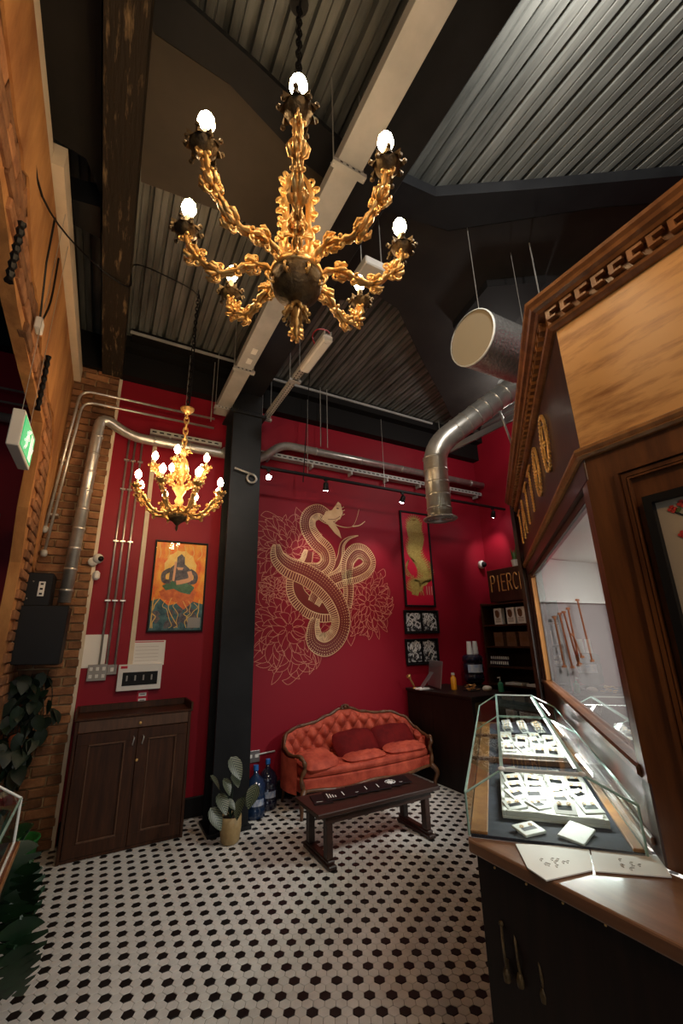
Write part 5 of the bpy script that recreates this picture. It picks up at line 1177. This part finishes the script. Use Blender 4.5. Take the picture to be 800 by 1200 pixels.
cushion('cushion', 'dark wine velvet cushion in the middle of the settee', 2.60, 4.46, .465, .56, .34, .15, .05, 'velvetr', -.80)
cushion('cushion', 'dark wine velvet cushion at the right end of the settee', 3.09, 4.44, .47, .54, .34, .15, -.12, 'velvetr', -.78)
cushion('cushion', 'rumpled coral cushion lying at the left end of the settee', 2.03, 4.27, .425, .42, .36, .13, .15, 'velvet', -1.35)
cushion('cushion', 'thin coral cushion along the front right of the settee seat', 3.08, 4.22, .415, .52, .22, .08, -.05, 'velvet', -1.45)
cushion('cushion', 'thin coral cushion along the front middle of the settee seat', 2.55, 4.20, .408, .50, .20, .07, .03, 'velvet', -1.5)

# ================================================================== BENCH with black cards
bt_ = thing('coffee_bench', 'low dark wooden bench table with trestle feet in front of the settee', 'table', (2.10, 3.42, 0))
CB(-.575, .575, -.235, .20, .335, .365, c=.004).build('table_top', M['bench'], bt_)
CB(-.50, .50, -.20, -.18, .28, .334, c=.003).build('apron', M['bench'], bt_)
for sx in (-1, 1):
    x = sx*.46
    for y in (-.16, .15): CB(x-.025, x+.025, y-.032, y+.032, .055, .334, c=.004).build('leg', M['bench'], bt_)
    CB(x-.035, x+.035, -.235, .22, .002, .032, c=.006).build('foot', M['bench'], bt_); CB(x-.028, x+.028, -.21, .20, .0321, .055, c=.006).build('foot', M['bench'], bt_)
    CB(x-.018, x+.018, -.125, .115, .275, .334, c=.003).build('bracket', M['bench'], bt_)
random.seed(21)
labs = ['black card leaning leftmost in the row on the bench', 'black card with a long white line, second in the row on the bench', 'black card with white print, third in the row on the bench', 'plain black card, fourth in the row on the bench', 'black card with a bright white stroke, fifth in the row on the bench', 'black card with a thin white mark, sixth in the row on the bench', 'black card with a round white emblem near the right of the bench', 'plain black card rightmost on the bench']
for i in range(8):
    x = 1.68+i*.112; t = thing('black_card', labs[i], 'card', (x, 3.46+random.uniform(-.01, .01), .3665+i*.0006), 0, 'black cards on the bench'); t.rotation_euler = (0, -.03 if i else 0, -.25+random.uniform(-.06, .06))
    t.location.z += .004*(i > 0)
    CB(-.075, .075, -.10, .10, 0, .005, c=.001).build('card', M['card'], t); pr = MB()
    if i == 6:
        for k in range(10): a = 2*PI*k/10; pr.tube([(.045*cos(a), .045*sin(a), .0058), (.045*cos(a+.5), .045*sin(a+.5), .0058)], .004, 4)
        pr.lathe([(.03, .0052), (.028, .0060)], n=14)
    elif i in (1, 2, 4, 5): 
        for k in range(2 + (i == 1)*2): pr.box(-.05+.02*k, -.042+.02*k, -.05, .05-.02*k, .0052, .0058)
    else: pr.box(-.05, .0, -.06, -.055, .0052, .0058)
    pr.build('white_print', M['paper'], t)

# ================================================================== RECEPTION DESK
dk = thing('reception_desk', 'tall black reception desk between the settee and the shelves', 'desk', (3.81, 4.1, 0))
CB(-.32, .33, -.56, .55, .003, .93, c=.003).build('body', M['ebony'], dk); CB(-.335, .345, -.575, .56, .931, .962, c=.004).build('top', M['ebony'], dk)
for k in range(5): CB(-.3215, -.3201, -.54+k*.21, -.34+k*.21, .03, .90, c=.001).build('board', M['ebony'], dk)
CB(-.28, .29, -.565, -.561, .05, .90, c=.002).build('end_panel', mat('olive_brown', (.05, .032, .012), .45), dk)
mo = thing('computer_monitor', 'thin silver computer monitor seen from behind on the reception desk', 'monitor', (3.66, 4.34, .963), math.radians(68))
sm_ = CB(-.24, .24, -.006, .006, .02, .33, c=.004).build('screen_housing', M['alu'], mo); sm_.rotation_euler = (.16, 0, 0); sm_.location = (0, -.01, .0)
MB().prism([(-.06, .02, .0), (.06, .02, .0), (.06, .16, .0), (-.06, .16, .0)], (0, 0, .005)).build('stand_foot', M['alu'], mo); MB().prism([(-.06, .155, .004), (.06, .155, .004), (.06, .0, .19), (-.06, .0, .19)], (0, .004, .004)).build('stand_neck', M['alu'], mo)
ob = MB().lathe([(.03, 0), (.034, .01), (.034, .13), (.018, .15), (.018, .165)], n=14).build('spray_bottle', M['orange'], smooth=True, loc=(3.78, 4.10, .963)); tag(ob, 'orange bottle with a pale cap beside the monitor', 'bottle'); MB().lathe([(.022, .166), (.020, .19)], n=12).build('cap', M['white'], ob)
bs = thing('brass_ornament', 'small brass bell-shaped ornament leaning at the left of the desk top', 'ornament', (3.5, 4.5, .963)); MB().lathe([(.004, 0), (.014, .05), (.010, .11), (.026, .15), (.030, .17)], (0, 0, .012), 12, (-.55, 0, .9)).build('horn', M['dgold'], bs, smooth='all'); MB().lathe([(.03, 0), (.02, .012), (.006, .02)], n=12).build('foot', M['dgold'], bs)
o = CB(-.09, .06, -.05, .05, 0, .02, c=.002).build('paper_stack', M['paper'], loc=(3.52, 4.36, .963)); tag(o, 'small stack of white papers on the left end of the desk', 'paper')

# ================================================================== RIGHT WALL SHELVES, header, cooler
XS = 5.0
sh = thing('shelf_unit', 'tall dark shelf unit with five shelves on the right wall below the header', 'shelf', (XS+.14, 3.9, .003))
SY0, SY1 = 2.6, 4.69
B(XS+.27, XS+.285, SY0, SY1, .003, 2.03).build('back_panel', M['ebony'], sh, world=True)
for y in (SY1-.025, 3.2, SY0): CB(XS, XS+.27, y, y+.025, .003, 2.035, c=.002).build('upright', M['cab'], sh, world=True)
SZ = [2.01, 1.71, 1.41, 1.14, .90, .45]
for z in SZ: CB(XS+.002, XS+.268, SY0+.026, SY1-.026, z-.012, z+.012, c=.002).build('shelf', M['cab'], sh, world=True)
hd = thing('piercing_sign', 'dark header board with gold PIERCING letters above the shelf unit', 'sign', (XS+.12, 3.7, 2.037)); CB(XS+.02, XS+.22, 2.75, 4.50, 2.037, 2.51, c=.004).build('board', M['mahog'], hd, world=True)
for px_, ch in zip((576.5, 583, 589, 596, 603.5, 609, 616, 623), 'PIERCING'):
    y = at(px_, 682, 0, XS).y; m_ = MB(); letter_strokes(m_, ch, Vector((XS+.012, y, 2.19)), Vector((0, -1, 0)), .085, .23, .008, Vector((0, 0, 0)), 5, .010, .02); m_.build('letter', M['gold'], hd, world=True)
hp = thing('snake_plant', 'small upright snake plant in a white pot on top of the header board', 'plant', (XS+.10, at(602, 650, 0, XS+.1).y, 2.511)); MB().lathe([(.04, 0), (.055, .10), (.05, .10), (.045, .09)], n=14).build('pot', M['white'], hp, smooth=True)
for k in range(7): a = k*2.3; d = Vector((cos(a), sin(a), 0)); q = d.cross(Vector((0, 0, 1)))*.016; MB().add([d*.02-q+Vector((0, 0, .09)), d*.02+q+Vector((0, 0, .09)), d*.035+q+Vector((0, 0, .18)), d*.05+Vector((0, 0, .26+.03*(k % 3))), d*.035-q+Vector((0, 0, .18)), d*.026+Vector((0, 0, .13))], [(0, 1, 5), (1, 2, 5), (2, 3, 5), (3, 4, 5), (4, 0, 5)]).build('leaf', M['sgreen'], hp, fix=False)
p = at(565, 661.5, 1, YW-.04); t = thing('security_camera', 'white dome security camera high on the back wall beside the header', 'camera', p); MB().lathe([(.06, -.04), (.065, .0), (.055, .02)], (0, 0, 0), 16, (0, -1, 0)).build('base', M['white'], t, smooth='all'); MB().ball((0, -.03, -.005), .045, 12, 8).build('lens', M['card'], t, smooth='all')
M['brownp'] = mat('brown_print', (.14, .06, .02), .5); M['kraft'] = mat('dark_kraft', (.14, .07, .04), .7, c2=(.20, .10, .055), scale=30)
for i, y in enumerate([at(q, 722, 0, XS+.05).y for q in (583.5, 598.5, 610.5)]):
    t = thing('printed_box', ['white box with a brown mark, leftmost on the top shelf', 'white box with a brown mark, middle on the top shelf', 'white box with a brown mark, rightmost on the top shelf'][i], 'box', (XS+.07, y, 1.723), 0, 'white boxes on the top shelf'); CB(-.03, .04, -.068, .068, 0, .225, c=.002).build('carton', M['paper'], t)
    m_ = MB(); m_.ball((-.0305, .005, .145), .052, 12, 7, (.02, .75, 1.1)); m_.ball((-.0305, .02, .175), .03, 10, 6, (.02, .9, .8)); m_.build('brown_mark', M['brownp'], t)
    for k in range(3): B(-.0312, -.0302, -.045, .045, .03+.022*k, .038+.022*k).build('text_line', M['brownp'], t)
for i, y in enumerate([at(q, 745, 0, XS+.05).y for q in (583.5, 598.5, 613.5)]):
    t = thing('kraft_box', ['brown card box, leftmost on the second shelf', 'brown card box, middle on the second shelf', 'brown card box, rightmost on the second shelf'][i], 'box', (XS+.08, y, 1.423), 0, 'brown boxes on the second shelf'); CB(-.03, .05, -.08, .08, 0, .19, c=.003).build('carton', M['kraft'], t); B(-.0315, -.0301, -.05, .05, .06, .12).build('label', M['brownp'], t)
for i in range(9):
    t = thing('dropper_bottle', 'dark dropper bottle with pale cap, %s in the row on the third shelf' % ['leftmost', 'second', 'third', 'fourth', 'middle', 'sixth', 'seventh', 'eighth', 'rightmost'][i], 'bottle', (XS+.05, at(576+i*2.4, 772, 0, XS+.05).y, 1.153), 0, 'dropper bottles on the third shelf'); MB().lathe([(.018, 0), (.020, .01), (.020, .075), (.009, .09)], n=10).build('glass_body', M['darkbot'], t, smooth=True); MB().lathe([(.011, .0905), (.011, .115), (.005, .13)], n=8).build('cap', M['white'], t)
    B(-.0212, -.0204, -.010, .010, .02, .06).build('label', M['paper'], t)
for i, (y, z, w_, l) in enumerate(((3.72, 1.153, .13, 'stack of white cards right of the bottles on the third shelf'), (4.30, .913, .16, 'loose white papers at the left of the fourth shelf'), (3.98, .913, .12, 'small white papers in the middle of the fourth shelf'), (3.68, .913, .17, 'stack of white papers at the right of the fourth shelf'))):
    t = thing('paper_stack', l, 'paper', (XS+.10, y, z)); 
    for k in range(4): o = CB(-.08, .08, -w_, w_*.7, k*.007, k*.007+.006, c=.001).build('sheet', M['paper'], t); o.rotation_euler = (0, 0, random.uniform(-.08, .08))
wc = thing('water_cooler', 'dark water cooler with a big upturned bottle beside the shelf unit', 'water cooler', (4.53, 4.50, 0)); CB(-.16, .16, -.16, .16, .003, .90, c=.01).build('cabinet', M['card'], wc); MB().lathe([(.12, .9), (.15, .91), (.15, .93), (.10, .94)], n=20).build('collar', M['card'], wc)
MB().lathe([(.05, .935), (.10, .96), (.135, .99), (.137, 1.06), (.128, 1.07), (.128, 1.09), (.137, 1.10), (.137, 1.20), (.128, 1.21), (.128, 1.23), (.137, 1.24), (.135, 1.30), (.10, 1.325), (.0, 1.33)], n=24, cap=False).build('bottle', M['darkbot'], wc, smooth='all')
m_ = MB(); n_ = 8
for k in range(n_): 
    a0, a1_ = math.radians(195+k*11), math.radians(195+(k+1)*11); m_.add([(.1385*cos(a0), .1385*sin(a0), 1.10), (.1385*cos(a1_), .1385*sin(a1_), 1.10), (.1385*cos(a1_), .1385*sin(a1_), 1.20), (.1385*cos(a0), .1385*sin(a0), 1.20)], [(0, 1, 2, 3)])
m_.build('bottle_label', mat('cooler_label', (.35, .50, .75), .5, c2=(.70, .74, .80), scale=14), wc, fix=False)
for i, dx_ in enumerate((-.055, .055)):
    o = MB().lathe([(.042, 0), (.030, .17), (.028, .17)], n=14).build('paper_cups', M['white'], smooth=True, loc=(4.53+dx_, 4.48, 1.331)); tag(o, ['left upturned stack of white paper cups on the water bottle', 'right upturned stack of white paper cups on the water bottle'][i], 'cups', 'paper cups on the water bottle')
o = MB().lathe([(.03, 0), (.032, .01), (.030, .09), (.012, .105), (.012, .12)], n=12).build('soap_bottle', mat('soap_green', (.05, .35, .22), .4), smooth=True, loc=(4.14+.0, 3.72, .963)); tag(o, 'small green pump bottle at the right end of the desk', 'bottle'); MB().tube([(0, 0, .12), (0, 0, .155), (-.035, 0, .15)], .006, 6).build('pump', M['white'], o); o.location = (4.04, 3.62, .963)
t = thing('gold_trinkets', 'small heap of gold chain on the right end of the desk', 'ornament', (3.86, 3.90, .963)); m_ = MB(); random.seed(2)
for k in range(14): a = random.uniform(0, 6.3); c = Vector((random.uniform(-.06, .06), random.uniform(-.06, .06), .012+random.uniform(0, .05))); m_.tube([c+Vector((.018*cos(q), .018*sin(q)*cos(a), .018*sin(q)*sin(a)*.6)) for q in [j*PI/4 for j in range(9)]], .004, 4)
m_.build('chain', M['gold'], t)['kind'] = 'stuff'; CB(-.07, .07, -.07, .07, 0, .008, c=.002).build('dish', M['card'], t)
o = MB().ball((0, 0, .03), .05, 12, 8, (1.2, 1, .6)).build('folded_cloth', M['white'], loc=(3.97, 3.76, .963)); tag(o, 'white folded cloth between the gold chain and the green bottle', 'cloth')

# ================================================================== PLANTS, BOTTLES
def leaf_mesh(L, W_, name, m, splits=0, droop=.3, n=10, fold=.25):
    me = bpy.data.meshes.new(name); vs = []; fs = []
    for i in range(n+1):
        t = i/n; y = L*t; z = -droop*L*t*t; wv = W_*.5*(sin(PI*t**.75))**.8 if 0 < t < 1 else .001
        if splits and i % 3 == 2 and .12 < t < .92: wv *= .28
        vs += [(-wv, y-(.10*L*(wv/W_) if splits else 0), z+fold*wv), (0, y, z), (wv, y-(.10*L*(wv/W_) if splits else 0), z+fold*wv)]
    for i in range(n): a = 3*i; fs += [(a, a+1, a+4, a+3), (a+1, a+2, a+5, a+4)]
    me.from_pydata(vs, [], fs); me.materials.append(m); me.polygons.foreach_set('use_smooth', [True]*len(fs)); return me
pp_ = thing('prayer_plant', 'potted prayer plant with striped pale leaves at the foot of the black column', 'plant', (1.12, 4.02, 0))
pt_ = MB().lathe([(.055, .002), (.075, .02), (.088, .12), (.086, .20), (.080, .20), (.076, .18)], n=20, cap=False).build('pot', M['pot'], pp_, smooth='all'); MB().lathe([(.078, .175), (.001, .18)], n=16).build('soil', M['soil'], pp_)
lm = leaf_mesh(.17, .10, 'leaf', M['prayer'], droop=.15)
tips = [((270, 890), .17, 200), ((246, 912), .12, 250), ((274, 908), .12, 140), ((301, 922), .16, 100), ((256, 933), .15, 210), ((284, 937), .16, 110), ((246, 950), .16, 190), ((266, 940), .09, 180), ((292, 935), .08, 90), ((262, 915), .12, 10)]
for i, ((px, py), L, hd_) in enumerate(tips):
    p = at(px, py, 1, 3.93+.03*(i % 3)); q = p-Vector((1.12, 4.02, 0)); base = Vector((0, 0, .18))
    MB().tube(bez([base, base.lerp(q, .5)+Vector((0, 0, .05)), q], 5), .004, 5).build('stem', M['vine'], pp_)
    a = math.atan2(q.x, -q.y)
    o = inst('leaf', lm, pp_, q+Vector((0, 0, .02)), (math.radians(-55+10*(i % 3)), random.uniform(-.4, .4), PI-a*.5+random.uniform(-.5, .5)), (L/.17*1.15,)*3)
for (x, y, m, lab) in ((1.455, 4.42, 'bluebot', 'large blue water bottle nearest the column under the socket'), (1.625, 4.56, 'darkbot', 'large dark water bottle beside the settee')):
    t = thing('water_bottle', lab, 'bottle', (x, y, .002)); t.scale = (.72, .72, 1); MB().lathe([(.115, 0), (.132, .01), (.134, .07), (.126, .08), (.126, .095), (.134, .105), (.134, .17), (.126, .18), (.126, .195), (.134, .205), (.134, .26), (.10, .31), (.045, .345), (.032, .36), (.030, .385)], n=24).build('body', M[m], t, smooth='all'); MB().lathe([(.034, .386), (.036, .39), (.034, .43), (.0, .432)], n=14, cap=False).build('cap', M['bluecap'], t, smooth=True)
    m_ = MB()
    for k in range(5): a0, a1_ = math.radians(235+k*14), math.radians(249+k*14); m_.add([(.1352*cos(a0), .1352*sin(a0), .11), (.1352*cos(a1_), .1352*sin(a1_), .11), (.1352*cos(a1_), .1352*sin(a1_), .165), (.1352*cos(a0), .1352*sin(a0), .165)], [(0, 1, 2, 3)])
    m_.build('label', mat('bottle_label', (.12, .18, .30), .5, c2=(.4, .42, .48), scale=25), t, fix=False)
# left foreground counter and its glass case
lc = thing('left_counter', 'edge of a dark wooden counter at the left edge, carrying a glass case', 'counter', (-.5, 1.4, 0))
LX = -.17
CB(-1.2, LX, .2, 2.05, .925, .95, c=.004).build('worktop', M['booth'], lc, world=True); CB(-1.2, LX-.02, .2, 2.02, .002, .924, c=.003).build('body', M['ebony'], lc, world=True)
CB(LX, LX+.006, .2, 2.05, .928, .948, c=.002).build('worn_edge', M['honey'], lc, world=True)
gc = thing('glass_display_case', 'corner of a second glass case at the left edge of the picture', 'display case', (-.5, 1.4, .951))
S2 = [(LX-.01, .951), (LX-.01, 1.085), (-.27, 1.145), (-.60, 1.145), (-.75, 1.085), (-.75, .951)]
for a, b in zip(S2[:-1], S2[1:]):
    d = Vector((b[0]-a[0], 0, b[1]-a[1])).normalized(); MB().prism([(a[0], .5, a[1]), (a[0], 2.03, a[1]), (b[0], 2.03, b[1]), (b[0], .5, b[1])], Vector((d.z, 0, -d.x))*-.004).build('glass_pane', M['glass'], gc, world=True)
MB().prism([(x, 2.026, z) for x, z in S2], (0, .004, 0)).build('glass_pane', M['glass'], gc, world=True)
for (x, z), m in zip(S2, ('wedge', 'gedge', 'wedge', 'wedge', 'gedge', 'wedge')): B(x-.003, x+.003, .5, 2.03, z-.003, z+.003).build('edge_strip', M[m], gc, world=True)
m_ = MB()
for a, b in zip(S2[:-1], S2[1:]): m_.tube([(a[0], 2.028, a[1]), (b[0], 2.028, b[1])], .004, 4)
m_.build('edge_strip', M['wedge'], gc, world=True); CB(-.74, LX-.02, .5, 2.02, .952, .96, c=.001).build('base', M['velnavy'], gc, world=True)
# monstera by the left counter
mo_ = thing('monstera_plant', 'big dark green monstera with split leaves beside the left counter', 'plant', (-.34, 2.42, 0))
MB().lathe([(.10, .002), (.13, .03), (.15, .26), (.14, .26), (.135, .24)], n=18, cap=False).build('pot', M['card'], mo_, smooth='all'); MB().lathe([(.137, .235), (.001, .24)], n=14).build('soil', M['soil'], mo_)
ml1 = leaf_mesh(.26, .19, 'leaf', M['leaf'], 1, .45, 21, .2)
for i, (px, py, yy, sc_, az_, tl) in enumerate(((22, 985, 2.25, 1.0, 200, -60), (30, 1040, 2.2, .9, 170, -75), (25, 1075, 2.15, 1.1, 190, -80), (15, 1020, 2.3, 1.0, 220, -50), (38, 965, 2.45, .9, 120, -20), (10, 1000, 2.4, 1.0, 230, -40), (12, 950, 2.5, .9, 20, 10), (36, 1010, 2.2, .75, 150, -70), (18, 1110, 2.1, .8, 185, -85))):
    p = at(px, py, 1, yy); q = p-Vector((-.34, 2.42, 0)); base = Vector((0, 0, .24)); MB().tube(bez([base, base.lerp(q, .5)+Vector((0, 0, .12)), q], 5), .007, 5).build('stem', M['leaf'], mo_)
    inst('leaf', ml1, mo_, q, (math.radians(tl), random.uniform(-.3, .3), math.radians(az_)), (sc_*.85,)*3)
# trailing vine on the brick pier
vi = thing('trailing_vine', 'dark trailing vine hanging over the brick pier behind the left counter', 'plant', (-.52, 4.55, 1.3)); lv = leaf_mesh(.13, .085, 'leaf', M['vine'], 0, .2, 6, .2); random.seed(9)
strands = []
for k in range(7):
    x0_ = -.60+.045*k; pts = [Vector((x0_+.03*sin(j*1.3+k), 4.55-.10*random.random(), 1.32-j*.13)) for j in range(3+((k*5) % 6))]; MB().tube(bez(pts, 3), .004, 5).build('stem', M['vine'], vi, world=True)
    for j, p in enumerate(pts):
        for r_ in range(2 if k > 4 else 4): inst('leaf', lv, vi, p-vi.location+Vector((random.uniform(-.06, .06), random.uniform(-.08, .0), random.uniform(-.06, .06))), (math.radians(random.uniform(-90, -30)), random.uniform(-.5, .5), random.uniform(0, 6.3)), (random.uniform(.8, 1.3),)*3)
tp = MB().lathe([(.03, 0), (.05, .02), (.055, .13), (.05, .13)], n=14).build('terracotta_pot', mat('terracotta', (.35, .08, .03), .7), smooth=True, loc=(-.50, 4.48, .80)); tag(tp, 'small terracotta pot hanging among the vine on the brick pier', 'pot'); MB().tube([(0, .0, .13), (0, .12, .55)], .004, 5).build('wire', M['card'], tp)
gb = thing('green_tub', 'green plastic tub standing left of the dark cabinet', 'tub', (-.36, 4.2, .002))
MB().lathe([(.10, 0), (.115, .02), (.135, .26), (.145, .26), (.145, .27), (.125, .27), (.11, .04)], n=20, cap=False).build('tub', mat('green_plastic', (.015, .16, .03), .4), gb, smooth='all')
MB().lathe([(.110, .03), (.001, .031)], n=16).build('tub_base', MATS['green_plastic'], gb)
